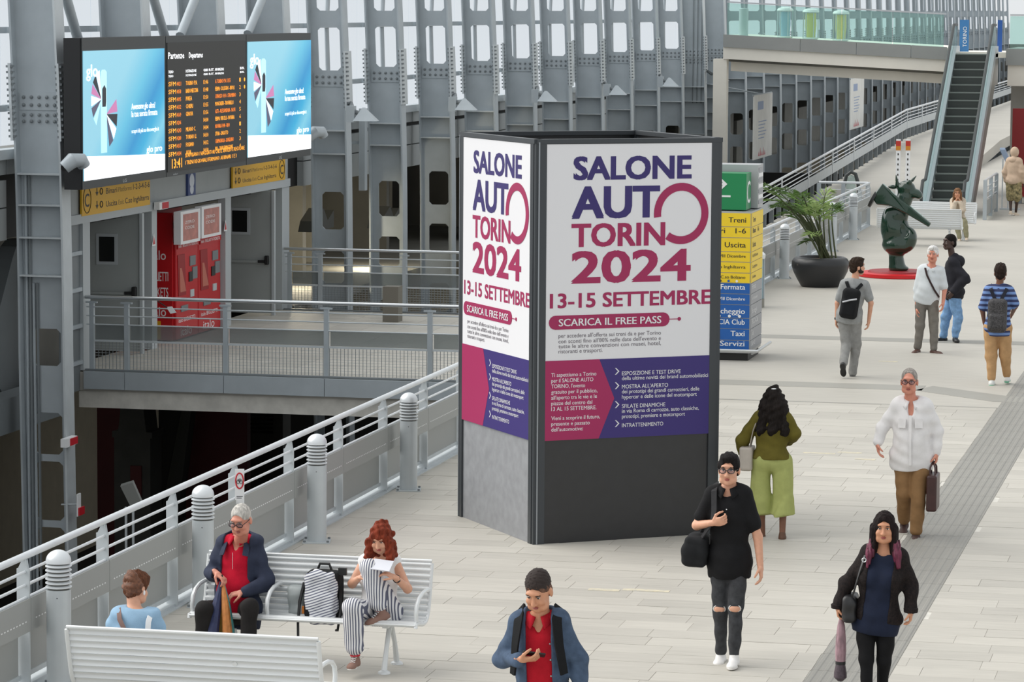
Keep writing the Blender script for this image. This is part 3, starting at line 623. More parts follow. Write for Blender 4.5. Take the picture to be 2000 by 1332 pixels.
# ================================================================ display board
BX=-16.02; bY0,bY1=onX(160,220,BX).y,onX(607,180,BX).y; bZ0,bZ1=2.9,5.02
bd=thing('departure_board','long black display board with two advert screens and an amber departures screen','display board',(BX-.1,(bY0+bY1)/2,bZ0)); IB=wm(bd).inverted()
CASE=mat('board_case',(44,48,50),.45); CASE2=mat('board_side',(30,31,33),.6)
mb=MB(); mb.box((BX-.26,bY0-.02,bZ0),(BX-.02,bY1,bZ1)); mb.build('case',CASE2,bd,local=False)
cuts=[160,324,481,607]
for a,b in zip(cuts[:-1],cuts[1:]):
    ya,yb=onX(a,220,BX).y,onX(b,200,BX).y; mb=MB(); mb.box((BX-.05,ya+.012,bZ0),(BX,yb-.012,bZ1)); mb.build('bezel',CASE,bd,local=False)
def scrmat():
    if 'advert_screen' in MATS: return MATS['advert_screen']
    m=bpy.data.materials.new('advert_screen'); m.use_nodes=True; nt=m.node_tree; b=nt.nodes['Principled BSDF']; b.inputs['Base Color'].default_value=(.02,.02,.02,1); b.inputs['Roughness'].default_value=.2
    tc=nt.nodes.new('ShaderNodeTexCoord'); mp=nt.nodes.new('ShaderNodeMapping'); mp.inputs['Rotation'].default_value=(.6,0,0); mp.inputs['Location'].default_value=(0,.05,.25)
    sx=nt.nodes.new('ShaderNodeSeparateXYZ'); nt.links.new(tc.outputs['Generated'],mp.inputs[0]); nt.links.new(mp.outputs[0],sx.inputs[0])
    r=nt.nodes.new('ShaderNodeValToRGB'); nt.links.new(sx.outputs[1],r.inputs[0]); e=r.color_ramp.elements
    e[0].position=-.0; e[0].color=(*s2l((150,216,238)),1); e[1].position=1; e[1].color=(*s2l((40,170,222)),1)
    for p,c in((.22,(96,198,232)),(.40,(14,150,212)),(.52,(40,178,226)),(.64,(128,212,238)),(.8,(30,166,220))): k=r.color_ramp.elements.new(p); k.color=(*s2l(c),1)
    nt.links.new(r.outputs[0],b.inputs['Emission Color']); b.inputs['Emission Strength'].default_value=.88; MATS['advert_screen']=m; return m
LIT=mat('lit_white',(250,252,255),.5,emit=1.0); LITB=mat('lit_pale_blue',(176,222,238),.4,emit=.8); LITD=mat('lit_dark_navy',(30,34,52),.4); LITP=mat('lit_pink',(196,120,170),.4,emit=.6); LITG=mat('lit_grey',(96,92,120),.4,emit=.3)
AMB=mat('lit_amber',(252,166,44),.5,emit=1); AMBR=mat('lit_red_orange',(244,128,30),.5,emit=.95)
def advert(p0,p1,idx):
    ya,yb=onX(p0,220,BX).y,onX(p1,200,BX).y; W=yb-ya; z0,z1=3.02,4.84 if idx==0 else 4.9; H=z1-z0
    mb=MB(); mb.box((0,0,0),(.012,W,H)); s=mb.build('advert_screen',scrmat(),bd,loc=Vector((BX,ya,z0))-bd.location)
    F=frame((BX+.012,ya,z0),(0,1,0))
    def Q(nm,pts,m,d=.003):
        q=MB(); q.prism([F@Vector((u*W,0,v*H)) for u,v in pts],(d,0,0)); o=q.build(nm,m,bd,local=False); return o
    Q('caption_band',[(0,0),(1,0),(1,.13),(0,.19)],LIT)
    Q('device_body',[(.20,.2),(.27,.2),(.27,.83),(.25,.85),(.215,.85),(.20,.83)],LITB)
    Q('device_window',[(.215,.56),(.255,.56),(.26,.6),(.26,.7),(.24,.73),(.215,.7)],LITD,.005)
    for i,(c,a0) in enumerate(((LIT,0),(LITD,1),(LITP,2),(LIT,3),(LITG,4),(LITB,5))):
        an=math.radians(100+i*24); an2=an+math.radians(20); R_=.17
        Q('petal_shape',[(.205,.62),(.205+R_*.7*math.cos(an),.62+R_*1.35*math.sin(an)),(.205+R_*.7*math.cos(an2),.62+R_*1.35*math.sin(an2))],c)
    for i,c in enumerate((LITP,LITD,LIT,LITG)):
        an=math.radians(25-i*26); an2=an-math.radians(22); R_=.22
        Q('petal_shape',[(.265,.5),(.265+R_*.6*math.cos(an),.5+R_*1.2*math.sin(an)),(.265+R_*.6*math.cos(an2),.5+R_*1.2*math.sin(an2))],c)
    def T(s,u,v,w_,h_): text(s,LIT,bd,IB@frame((BX+.016,ya+u*W,z0+v*H),(0,1,0)),width=w_*W,height=h_*H,bold=.02)
    T('glo',.03,.80,.13,.10)
    T('Awesome glo ultra!',.57,.52,.3,.05); T('la tua serata firmata',.57,.46,.33,.05); T('scopri di più su discoverglo.it',.57,.33,.35,.035); T('glo pro',.76,.16,.2,.055)
    mb=MB(); return ya,W
advert(162,320,0); advert(483,606,1)
ya,W=advert.__defaults__ or (0,0) if False else (onX(162,220,BX).y,0)
# departures
ya,yb=onX(326,220,BX).y,onX(479,210,BX).y; W=yb-ya
mb=MB(); mb.box((BX,ya,2.97),(BX+.01,yb,4.92)); mb.build('departures_screen',mat('led_black',(34,33,32),.5),bd,local=False)
def T(s,u,z,w_,h_,m=AMB): text(s,m,bd,IB@frame((BX+.011,ya+u*W,z),(0,1,0)),width=w_*W,height=h_,bold=.03,res=1)
T('Partenze',.01,4.68,.19,.10,LIT); T('Departures',.26,4.68,.17,.09,LIT)
for u,s,w_ in((.01,'TRENO',.06),(.22,'DESTINAZIONE',.13),(.44,'ORARIO',.06),(.51,'RIT.',.07),(.59,'INFORMAZIONI',.11),(.92,'BIN.',.06)): T(s,u,4.46,w_,.045,LIT); T(s,u,4.40,w_,.035,LIT)
RWS=[('TORINO P.N.','13:46','A TORINO P.N. 13:55',1),('BARDONECCHIA','13:48','FERMA: COLLEGNO - RIVOLI',2),('IVREA','13:50','CHIVASSO 14:10 - STRAMBINO',3),('CHIERI','13:55','MONCALIERI - TROFARELLO',4),('GENOVA','13:56','ASTI - ALESSANDRIA - NOVI',5),('','14:00','FERMA: VERCELLI - NOVARA',6),('MILANO C.','14:04','NOVARA 14:40 - RHO',1),('TORINO LI.','14:10','STURA - LINGOTTO',2),('FOSSANO','14:12','CARMAGNOLA - SAVIGLIANO',3),('ALBA','14:18','BRA - CAVALLERMAGGIORE',4)]
for i,(d,h,inf,b) in enumerate(RWS):
    z=4.265-i*.118; T('SFM',.01,z,.09,.07); T('%d'%(4021+i*37),.11,z,.05,.065,AMBR)
    if d: T(d,.22,z,.011*len(d)+.02,.068)
    T(h,.44,z,.06,.068)
    T(inf,.59,z,.0105*len(inf),.066,AMB if i%2 else AMBR); T(str(b),.91,z,.018,.066)
for z in(4.265,4.147): q=MB(); q.lathe([(.03,0),(.03,.004)],10,M=Matrix.Translation((BX+.011,ya+.98*W,z+.03))@Matrix.Rotation(math.pi/2,4,'Y')); q.build('status_dot',AMB,bd,local=False)
T('13:41',.05,3.02,.12,.15); T('SI AVVISANO I VIAGGIATORI CHE IL SERVIZIO E REGOLARE',.21,3.16,.77,.065); T('I TRENI REGIONALI FERMANO AI BINARI 1 E 3',.21,3.05,.66,.065)
for i,(z0) in enumerate((2.95,)): 
    for u,s in((.52,'LG'),(.1,'LED'),(.88,'LG')): pass
text('LG',STEEL_L,bd,IB@frame((BX+.001,onX(240,350,BX).y,2.92),(0,1,0)),width=.16,height=.05); text('LG',STEEL_L,bd,IB@frame((BX+.001,onX(545,300,BX).y,2.92),(0,1,0)),width=.16,height=.05); text('solari',STEEL_L,bd,IB@frame((BX+.001,onX(338,330,BX).y,2.915),(0,1,0)),width=.22,height=.03)
def horn(px,py,X,label):
    c=onX(px,py,X); t=thing('horn_speaker',label,'speaker',c)
    mb=MB(); mb.tube([c+Vector((-.1,-.15,-.05)),c+Vector((.0,-.1,.05)),c+Vector((.08,.05,.05)),c+Vector((.1,.1,-.03))],[.09,.11,.1,.09],12); mb.build('horn',STEEL,t,True,local=False)
    mb=MB(); mb.tube([c+Vector((-.1,-.15,-.05)),c+Vector((-.14,.0,-.02)),c+Vector((-.16,.45 if c.y<50 else -.8,0))],.05,8); mb.build('mount',BLACK,t,local=False)
horn(146,320,BX+.02,'grey horn speaker at the lower left corner of the display board'); horn(618,263,BX-.15,'grey horn speaker at the right end of the display board')
# ================================================================ floodlights on the ribs
for i,(px,py,X,rib_) in enumerate(((712,226,-15.9,'left of the kiosk, the largest of them'),(908,206,-15.95,'above the left corner of the kiosk'),(1067,190,-15.95,'above the kiosk poster, second from the corner'),(1205,178,-15.95,'above the middle of the kiosk'),(1308,162,-15.95,'above the right part of the kiosk'),(1408,152,-15.95,'at the far right, next to the upper walkway'))):
    c=onX(px,py,X); s=.27; t=thing('floodlight','grey pyramid hooded floodlight on a rib '+rib_,'floodlight',c,group='floodlights on the ribs')
    mb=MB(); v=[c+Vector(p)*s for p in((-.7,-.5,-.35),(.9,-.5,-.35),(.9,.5,-.35),(-.7,.5,-.35),(-.15,0,.55),(.05,0,.55))]; mb.add(v,[(3,2,1,0),(0,1,5,4),(1,2,5),(2,3,4,5),(3,0,4)]); mb.build('hood',STEEL,t,local=False)
    mb=MB(); yr=min((ry(k) for k in range(NR)),key=lambda v:abs(v-c.y)); mb.tube([c+Vector((-.2,0,.1))*s,c+Vector((-.8,0,.3))*s,(RX+.02,yr,c.z+.2)],.045,8); mb.build('bracket_arm',STEEL_D,t,local=False)
    mb=MB(); mb.cbox(c+Vector((-.95,0,.1))*s,(.16,.14,.3)); mb.build('ballast_box',STEEL,t,local=False)
t=thing('service_post','tall thin grey post standing between the ribs left of the kiosk','post',onX(709,380,-16.1)); a=onX(709,385,-17.0); mb=MB(); mb.box((a.x-.06,a.y-.1,1.9),(a.x+.06,a.y+.1,3.5)); mb.build('post_body',STEEL,t,local=False); q=MB(); q.box((WX+.061,a.y-.03,2.8),(a.x,a.y+.03,2.86)); q.build('wall_bracket',STEEL,t,local=False)
for i,(px,py) in enumerate(((603,436),(735,430))):
    c=onX(px,py,-17.9); t=thing('wall_uplight',('dark wedge shaped uplight on the beige service wall','dark wedge shaped uplight one bay further along')[i],'light fitting',c)
    mb=MB(); mb.prism([c+Vector(p) for p in((0,-.75,-.12),(0,.75,-.12),(0,.75,.22),(0,.3,.05),(0,0,.3),(0,-.6,.08))],(.3,0,0)); mb.build('housing',mat('uplight_dark',(62,64,62),.6),t,local=False)
    ld=bpy.data.lights.new('uplight','POINT'); ld.energy=120; ld.color=(1,.88,.65); ld.shadow_soft_size=.15; lo=bpy.data.objects.new('uplight_lamp',ld); COL.objects.link(lo); lo.location=c+Vector((-.3,.3,-.6)); lo.parent=t; lo.matrix_parent_inverse=wm(t).inverted()
# ================================================================ poster kiosk
KC=Vector((-7.118,33.31,0)); KA=.6089; KW=2.12; KH=4.16
kr=Vector((math.cos(KA),math.sin(KA),0)); kl=Vector((-math.sin(KA),math.cos(KA),0))
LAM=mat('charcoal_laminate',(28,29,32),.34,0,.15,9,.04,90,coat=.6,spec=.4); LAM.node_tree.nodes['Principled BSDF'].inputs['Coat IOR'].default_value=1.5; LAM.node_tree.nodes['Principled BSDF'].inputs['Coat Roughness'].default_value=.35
KFR=mat('charcoal_frame',(62,66,70),.4,.2); ALU=mat('alu_edge',(150,155,160),.35,.6)
PW=mat('poster_white',(226,226,229),.55); PUR=mat('poster_purple',(52,38,112),.5); MAG=mat('poster_magenta',(162,30,88),.5); PURT=mat('poster_purple_ink',(48,36,104),.5); MAGT=mat('poster_magenta_ink',(158,30,84),.5); GRYT=mat('poster_grey_ink',(110,104,112),.5)
ki=thing('poster_kiosk','tall square charcoal kiosk carrying large car show posters','kiosk',KC+(kr+kl)*KW/2); KI=wm(ki).inverted()
FR=frame(KC,kr); FL=frame(KC+kl*KW,-kl)
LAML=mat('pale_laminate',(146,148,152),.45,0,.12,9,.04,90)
def kface(F,posters=True,lam=LAM):
    def B(n,x0,x1,z0,z1,y0,y1,m): q=MB(); q.box((x0,y0,z0),(x1,y1,z1),F); return q.build(n,m,ki,local=False)
    B('wall_panel',.06,KW-.06,0,KH-.02,.02,.06,lam)
    B('top_rim',.02,KW-.02,KH-.045,KH,-.004,.08,KFR)
    B('edge_frame',.05,.13,0,KH-.045,.0,.06,KFR); B('edge_frame',KW-.13,KW-.05,0,KH-.045,.0,.06,KFR)
    B('alu_strip',.038,.052,0,KH-.03,-.006,.05,ALU)
    if not posters: return
    p=B('poster',.13,.13+1.915,1.07,4.108,.004,.021,PW)
    PM=lambda x,z,e=0: KI@F@Matrix.Translation((x,.004-e,z))
    def loc(px,py):      # position on the poster, read off the right hand face
        d=_ray(px,py); n=FR.to_3x3()@Vector((0,1,0)); o=Vector((0,0,CAMH)); t=(FR.translation-o).dot(n)/d.dot(n); q=FR.inverted()@(o+d*t); return q.x,q.z
    def headline(s,x0,y0,x1,cap,m,bold):      # one part for each big letter
        a,z=loc(x0,y0); b,_=loc(x1,y0-(x1-x0)*.035); _,zt=loc(x0,y0-cap); g=[glyphs(c)[0][:,0] for c in s]; pre=[glyphs(s[:i+1])[0][:,0].max() for i in range(len(s))]
        l0=glyphs(s)[0][:,0].min(); k=(b-a)/(pre[-1]-l0)
        for c,gg,r in zip(s,g,pre):
            w_=gg.max()-gg.min(); text(c,m,p,wm(p).inverted()@F@Matrix.Translation((a+(r-w_-l0)*k,.004,z)),width=w_*k,height=zt-z,bold=bold,ext=.0022,name='letter')
    def T(s,x0,y0,x1,cap,m,bold=.02):
        if cap>40: return headline(s,x0,y0,x1,cap,m,bold)
        a,z=loc(x0,y0); b,_=loc(x1,y0-(x1-x0)*.035); _,zt=loc(x0,y0-cap)
        o=text(s,m,p,wm(p).inverted()@F@Matrix.Translation((a,.004,z)),width=b-a,height=zt-z,bold=bold,ext=.0022); return o
    def Q(n,pts,m,y=.003,d=.003): q=MB(); q.prism([F@Vector((x,y,z)) for x,z in pts],F.to_3x3()@Vector((0,-d,0))); o=q.build(n,m,p,local=False); return o
    T('SALONE',1122.3,350.5,1349,46,PURT,.05); T('AUT',1120,425.6,1286,63,PURT,.05); T('TORIN',1118,481.7,1297.4,46,MAGT,.045); T('2024',1118.7,552.3,1346,63,MAGT,.05); T('13-15 SETTEMBRE',1075,602,1387.5,29,MAGT,.04)
    cx,cz=loc(1330.8,417); Ro=.318; Ri=.236; pts=[]
    for k in range(41): a=math.radians(187-k*(312/40)); pts.append((a,))
    q=MB(); v=[];f=[]
    for (a,) in pts:
        for r in(Ro,Ri):
            for y in(.0035,.0015): v.append(F@Vector((cx+r*math.cos(a)*.98,y-.0018,cz+r*math.sin(a))))
    for k in range(40):
        b=k*4; f+=[(b+1,b+5,b+7,b+3),(b,b+1,b+3,b+2)] if k==0 else [(b+1,b+5,b+7,b+3)]
        f+=[(b,b+4,b+5,b+1),(b+2,b+3,b+7,b+6)]
    q.add(v,f); q.build('ring_letter',MAGT,p,local=False)
    # pill
    x0,z0=loc(1072,645); x1,z1=loc(1308,609.5); zc=(z0+z1)/2+.0; r=.072
    Q('pill',[(x0+r-r*math.cos(k*math.pi/8-math.pi/2+math.pi/2) if False else x0+r+r*math.cos(math.pi/2+k*math.pi/8),zc+r*math.sin(math.pi/2+k*math.pi/8)) for k in range(9)]+[(x1-r+r*math.cos(-math.pi/2+k*math.pi/8),zc+r*math.sin(-math.pi/2+k*math.pi/8)) for k in range(9)],MAGT)
    xd,zd=loc(1326.7,627); Q('pill_line',[(x1-.01,zc-.004),(xd,zc-.004),(xd,zc+.004),(x1-.01,zc+.004)],MAGT); Q('pill_dot',[(xd+.02*math.cos(k*math.pi/6),zc+.02*math.sin(k*math.pi/6)) for k in range(12)],MAGT)
    a,_=loc(1091.3,640); b,_=loc(1291,630)
    text('SCARICA IL FREE PASS',PW,p,wm(p).inverted()@F@Matrix.Translation((a,-.001,zc-.037)),width=b-a,height=.078,bold=.03,ext=.0022)
    for s,y,x1_ in(("per accedere all'offerta sui treni da e per Torino",660,1291),("con sconti fino all'80% nelle date dell'evento e",670.8,1291),('tutte le altre convenzioni con musei, hotel,',680.6,1291),('ristoranti e trasporti.',690.4,1177)): T(s,1091,y,x1_,8.2,GRYT,.004)
    zb,zt=1.07,loc(1066,705.5)[1]; xa,xb=.13,.13+1.915; w_=xb-xa
    Q('purple_field',[(xa,zb),(xb,zb),(xb,zt),(xa,zt)],PUR,.0045); Q('magenta_field',[(xa,zb),(xa+.315*w_,zb),(xa+.405*w_,(zb+zt)/2),(xa+.315*w_,zt),(xa,zt)],MAG,.002,.002)
    for i,s in enumerate(('Ti aspettiamo a Torino','per il SALONE AUTO',"TORINO, l'evento",'gratuito per il pubblico,',"all'aperto tra le vie e le",'piazze del centro dal','13 AL 15 SETTEMBRE.','','Vieni a scoprire il futuro,','presente e passato',"dell'automotive:")):
        if not s: continue
        y=736.5+i*11.05-(4 if i>7 else 0); T(s,1077,y,1077+[88,82,66,90,89,80,88,0,95,75,62][i],8,PW,.008).location.y-=.003
    for s,y,x1_ in(('ESPOSIZIONE E TEST DRIVE',733,1329.5),('della ultime novità dei brand automobilistici',742.6,1383),("MOSTRA ALL'APERTO",759,1305),('dei prototipi dei grandi carrozzieri, delle',768.5,1366),('hypercar e delle icone del motorsport',779,1361),('SFILATE DINAMICHE',797,1299.5),('in via Roma di carrozze, auto classiche,',806.5,1365),('prototipi, premiere e motorsport',817,1338),('INTRATTENIMENTO',834.5,1295.5)): T(s,1215,y,x1_,8,PW,.008).location.y-=.003
    for y in(731,759,796,833):
        x,z=loc(1201,y); d=.034; Q('chevron',[(x,z-.005),(x+d,z+.03),(x,z+.065),(x+.014,z+.065),(x+d+.016,z+.03),(x+.014,z-.005)],PW,.001,.002)
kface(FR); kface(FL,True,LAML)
kface(frame(KC+kr*KW,kl),False); kface(frame(KC+kr*KW+kl*KW,-kr),False)
for a in((0,0),(1,0),(0,1),(1,1)):
    c=KC+kr*(a[0]*KW)+kl*(a[1]*KW); c=c+(kr*(.045 if a[0]==0 else -.045))+(kl*(.045 if a[1]==0 else -.045))
    q=MB(); q.cbox((0,0,KH/2),(.075,.075,KH),frame(c,kr)); q.build('corner_post',KFR,ki,local=False)
q=MB(); a=KC+kl*KW*.5+Vector((0,0,KH-.12)); q.box((.07,-.04,-.04),(KW-.07,.04,.04),frame(a,kr)); q.build('cross_beam',KFR,ki,local=False)
# ================================================================ slatted metal benches
BW=mat('bench_white_metal',(222,225,226),.35,.15)
def bench_prof():
    # (y,z) of the curved slat line, front lip -> seat -> back top; sitter looks to -y
    return [(-.27,.405),(-.262,.435),(-.20,.43),(-.145,.418),(-.09,.408),(-.035,.40),(.02,.398),(.075,.405),(.125,.43),(.16,.47),(.183,.52),(.2,.57),(.215,.62),(.229,.67),(.243,.72),(.257,.77),(.271,.82),(.28,.862)]
def make_bench(label,L=1.95):
    t=thing('slatted_bench',label,'bench',(0,0,0),group='white slatted metal benches')
    pr=bench_prof()
    for i in range(len(pr)-1):
        (y0,z0),(y1,z1)=pr[i],pr[i+1]; d=Vector((0,y1-y0,z1-z0)); n=Vector((0,-d.z,d.y)).normalized()
        sgn=1 if i>0 else 1; q=MB(); v=[]; K=7
        for x in(-L/2,L/2):
            for k in range(K):
                u=k/(K-1); b=.016*math.sin(math.pi*u); p=Vector((x,y0,z0))+d*(.03+.94*u)+n*b; v.append(p)
            for k in range(K-1,-1,-1):
                u=k/(K-1); b=.016*math.sin(math.pi*u)-.006; p=Vector((x,y0,z0))+d*(.03+.94*u)+n*b; v.append(p)
        m=2*K; f=[(k,(k+1)%m,m+(k+1)%m,m+k)[::-1] for k in range(m)]+[tuple(range(m)),tuple(range(2*m-1,m-1,-1))]
        q.add(v,f); q.build('slat',BW,t,True)
    for x in(-L/2,L/2):
        q=MB(); q.tube([(x,y+.0,z-.008) for y,z in pr],.017,8); q.build('end_frame',BW,t,True)
    q=MB(); q.tube([(-L/2,.285,.872),(L/2,.285,.872)],.014,8); q.build('top_rail',BW,t,True)
    for x in(-L/2+.01,-L/2+.66,L/2-.01):
        q=MB(); q.tube([(x,-.2,.42),(x,-.22,.50),(x,-.2,.57),(x,-.13,.62),(x,-.02,.645),(x,.1,.65),(x,.22,.64)],.018,8); q.build('armrest',BW,t,True)
    for x in(-L/2+.28,L/2-.28):
        q=MB(); q.tube([(x,-.03,.39),(x,-.14,.2),(x,-.22,.02)],[.022,.02,.026],8); q.lathe([(.055,0),(.05,.015),(.02,.03)],12,(x,-.22,0)); q.build('leg',BW,t,True)
        q=MB(); q.tube([(x,.0,.39),(x,.13,.2),(x,.2,.02)],[.022,.02,.026],8); q.lathe([(.055,0),(.05,.015),(.02,.03)],12,(x,.2,0)); q.build('leg',BW,t,True)
        q=MB(); q.cbox((x,-.01,.385),(.05,.36,.025)); q.build('seat_bearer',BW,t)
    return t
b0=make_bench('white slatted bench where the grey haired man and the red haired woman sit'); b0.location=(-7.60,26.70,0)
b1=dup(b0,(-7.575,23.68,0),math.pi,'slatted bench in the foreground seen from behind, nearest the camera')
b2=dup(b0,(-7.57,78.5,0),math.pi,'far bench behind the statue with its back to the camera'); b3=dup(b0,(-7.45,80.9,0),0,'far bench beyond the statue facing the camera, where the woman in beige sits')
# ================================================================ direction totem
TX1,TX0,TY0,TY1=-7.6,-8.85,51.8,53.05
to=thing('direction_totem','tall direction totem with green top, yellow and blue panels','sign totem',((TX0+TX1)/2,(TY0+TY1)/2,0)); TI=wm(to).inverted()
TG=mat('totem_green',(20,132,78),.4); TYL=mat('totem_yellow',(240,206,36),.45); TB=mat('totem_blue',(24,92,170),.45); TS=mat('totem_silver',(176,178,180),.4,.3); TGD=mat('totem_side_grey',(158,160,164),.5)
mb=MB(); mb.box((TX0+.02,TY0+.02,.12),(TX1-.02,TY1-.02,2.34)); mb.build('body',TS,to,local=False)
mb=MB(); mb.box((TX0+.05,TY0+.05,0),(TX1-.05,TY1-.05,.12)); mb.build('plinth',BLACK,to,local=False)
zs=[2.32,2.10,1.93,1.71,1.55,1.38,1.22]; bs=[1.22,1.05,.88,.67,.5,.32,.16]
YT=['Treni','Binari   1-6','Uscita','Via XVIII Dicembre','C.so Inghilterra','C.so Bolzano']; BT=['Fermata','Via XVIII Dicembre','Parcheggio','FRECCIA Club','Taxi','Servizi']
def tot_face(F,W,mats,side):
    for rows,mm,tx,ink in((zs,mats[0],YT,INK),(bs,mats[1],BT,WHITE)):
        for i in range(6):
            q=MB(); q.box((.03,-.012,rows[i+1]+.006),(W-.03,.01,rows[i]-.006),F); pn=q.build('panel',mm,to,local=False)
            s=tx[i]; h=.085 if len(s)<12 or s[:3]=='Bin' or s[:3]=='FRE' else .05
            wdt=min(W*.8,.055*len(s)*(h/.085)*1.0)
            text(s,ink if not side or mm==mats[0] else WHITE,pn,wm(pn).inverted()@F@Matrix.Translation((W-.1 if not side else .12,-.013,rows[i+1]+.07)),width=wdt,height=h,align='R' if not side else 'L',bold=.02)
tot_face(frame((TX0,TY0+.02,0),(1,0,0)),TX1-TX0,(TYL,TB),False); tot_face(frame((TX1-.02,TY0,0),(0,1,0)),TY1-TY0,(TYL,TGD),True)
F=frame((TX0,TY0,0),(1,0,0)); W=TX1-TX0
for k in range(4): q=MB(); q.lathe([(.02,0),(.02,.004)],12,M=F@Matrix.Translation((W-.62+k*.13,-.013,1.252))@Matrix.Rotation(math.pi/2,4,'X')); q.build('line_symbol',(WHITE,INK,TB,WHITE)[k],to,local=False)
for k in range(3): q=MB(); q.lathe([(.024,0),(.024,.004)],12,M=F@Matrix.Translation((W-.5+k*.16,-.013,.702))@Matrix.Rotation(math.pi/2,4,'X')); q.build('service_symbol',WHITE,to,local=False)
q=MB(); q.lathe([(.075,0),(.075,.004)],16,M=F@Matrix.Translation((W-.58,-.013,.41))@Matrix.Rotation(math.pi/2,4,'X')); q.build('taxi_symbol',WHITE,to,local=False)
q=MB(); q.box((W-.625,-.02,.385),(W-.535,-.014,.42),F); q.box((W-.605,-.02,.42),(W-.555,-.014,.445),F); q.build('taxi_icon',TB,to,local=False)
# green cube and rear sign box
mb=MB(); mb.box((TX0,TY0+.12,2.36),(TX1-.12,TY0+.62,2.93)); mb.build('green_sign_box',TG,to,local=False)
mb=MB(); mb.box((TX0,TY0+.7,2.36),(TX1-.02,TY1,3.04)); mb.build('rear_sign_box',TS,to,local=False)
for i in range(7): q=MB(); q.box((TX1-.02,TY0+.75,2.42+i*.085),(TX1-.012,TY1-.06,2.48+i*.085)); q.build('list_panel',(TGD,WHITE)[i%2],to,local=False)
F=frame((0,TY0+.12,0),(1,0,0)); ax=TX1-.62
q=MB(); q.prism([F@Vector((ax+x,-.006,2.76+z)) for x,z in((0,-.022),(.13,-.022),(.08,-.075),(.12,-.075),(.2,0),(.12,.075),(.08,.075),(.13,.022),(0,.022))],(0,.006,0)); q.build('arrow',WHITE,to,local=False)
q=MB(); st=[(ax-.25,2.45),(ax-.08,2.45),(ax-.08,2.51),(ax+.08,2.51),(ax+.08,2.57),(ax+.24,2.57)]
for (xa,za),(xb,zb) in zip(st[:-1],st[1:]): q.box((min(xa,xb)-.014,-.006,min(za,zb)-.014),(max(xa,xb)+.014,.002,max(za,zb)+.014),F)
q.build('stair_line',WHITE,to,local=False)
text('C',WHITE,to,TI@frame((TX1-.12,TY0+.2,2.46),(0,1,0)),width=.34,height=.36,bold=.01)
q=MB(); q.tube([(TX0-.12,TY0-.12,.17),(TX1+.12,TY0-.12,.17),(TX1+.12,TY1+.1,.17)],.025,8); q.tube([(TX1+.02,TY0-.02,.12),(TX1+.12,TY0-.12,.17)],.02,6); q.build('bumper_rail',CHROME,to,True,local=False)
# litter bin
lb=thing('litter_bin','pale blue grey round litter bin behind the totem','litter bin',(-8.95,61.3,0)); c=lb.location
mb=MB(); mb.lathe([(.2,0),(.2,.16)],20); mb.build('base',mat('bin_base',(140,138,130),.7),lb,True)
mb=MB(); mb.lathe([(.17,.16),(.17,.9)],20); mb.build('bag',glassmat('bin_plastic',(176,206,216),.85,rough=.3),lb,True)
mb=MB()
for k in range(6): a=k*math.pi/3; mb.tube([(.185*math.cos(a),.185*math.sin(a),.1),(.185*math.cos(a),.185*math.sin(a),.95)],.014,6)
mb.build('uprights',STEEL,lb,True)
mb=MB(); mb.lathe([(.2,.9),(.21,.93),(.21,.98),(.17,1.02),(.02,1.04)],24); mb.build('lid',STEELW,lb,True)
# ================================================================ planter with palm
pl=thing('planter','large round black planter bowl holding the palm','planter',(-8.35,66.3,0))
PB=mat('planter_black',(38,39,41),.35,0,.05,5)
mb=MB(); mb.lathe([(.36,0),(.39,.02),(.47,.16),(.54,.3),(.575,.42),(.57,.5),(.53,.56),(.47,.59),(.43,.59),(.41,.57),(.40,.5)],48); mb.build('bowl',PB,pl,True)
mb=MB(); mb.lathe([(.41,.5),(.41,.535)],32); mb.build('soil',mat('soil',(120,96,70),.9,0,.3,30),pl)
pa=thing('potted_palm','leaning green palm with feathery fronds in the black planter','palm',(-8.3,66.3,.53))
LEAF=[mat('palm_leaf_%d'%i,c,.55,0,.15,20) for i,c in enumerate(((96,128,62),(116,150,72),(82,110,58),(156,180,112)))]; STEM=mat('palm_stem',(66,74,44),.7,0,.2,20)
rnd=random.Random(3)
for i in range(24):
    az=rnd.uniform(0,2*math.pi); lean=rnd.uniform(.12,.42); h=rnd.uniform(.95,1.5) if i<22 else rnd.uniform(.35,.6)
    base=Vector((rnd.gauss(.08,.07),rnd.gauss(0,.06),0)); bias=Vector((-.36,.0,0))*h
    tip=base+Vector((math.cos(az)*lean*h*.8,math.sin(az)*lean*h*.8,h))+bias
    end=tip+Vector((math.cos(az)*.42-.16,math.sin(az)*.42,-.10+rnd.uniform(-.18,.18)))*rnd.uniform(.7,1.15)
    pts=[]
    for k in range(9):
        u=k/8; p=base.lerp(tip,u)*(1-u)+tip.lerp(end,u)*u; pts.append(p+Vector((0,0,.05*math.sin(u*math.pi))))
    st_=MB(); st_.tube(pts,[.016*(1-.75*k/8)+.003 for k in range(9)],5); fr=st_.build('frond_stem',STEM,pa,True)
    lf=MB()
    for k in range(4,9):
        for j in range(4):
            u=min(.999,(k+j*.25)/8); q0=pts[min(8,k)].lerp(pts[min(8,k+1)] if k<8 else pts[8],j*.25)
            d=(pts[min(8,k+1)]-pts[k-1]).normalized(); s_=d.cross(Vector((0,0,1))).normalized()
            for sg_ in(-1,1):
                L=.26*math.sin(min(1,(u-.3)*1.5+.25)*math.pi*.8)+.05; e=q0+(s_*sg_*.8+d*.65+Vector((0,0,rnd.uniform(-.35,.1)))).normalized()*L; m_=q0.lerp(e,.45)+Vector((0,0,.015)); wv=d*.013
                lf.add([q0,m_-wv,e,m_+wv],[(0,1,2),(0,2,3)])
    tag(lf.build('leaflets',LEAF[i%4],fr),kind='stuff')
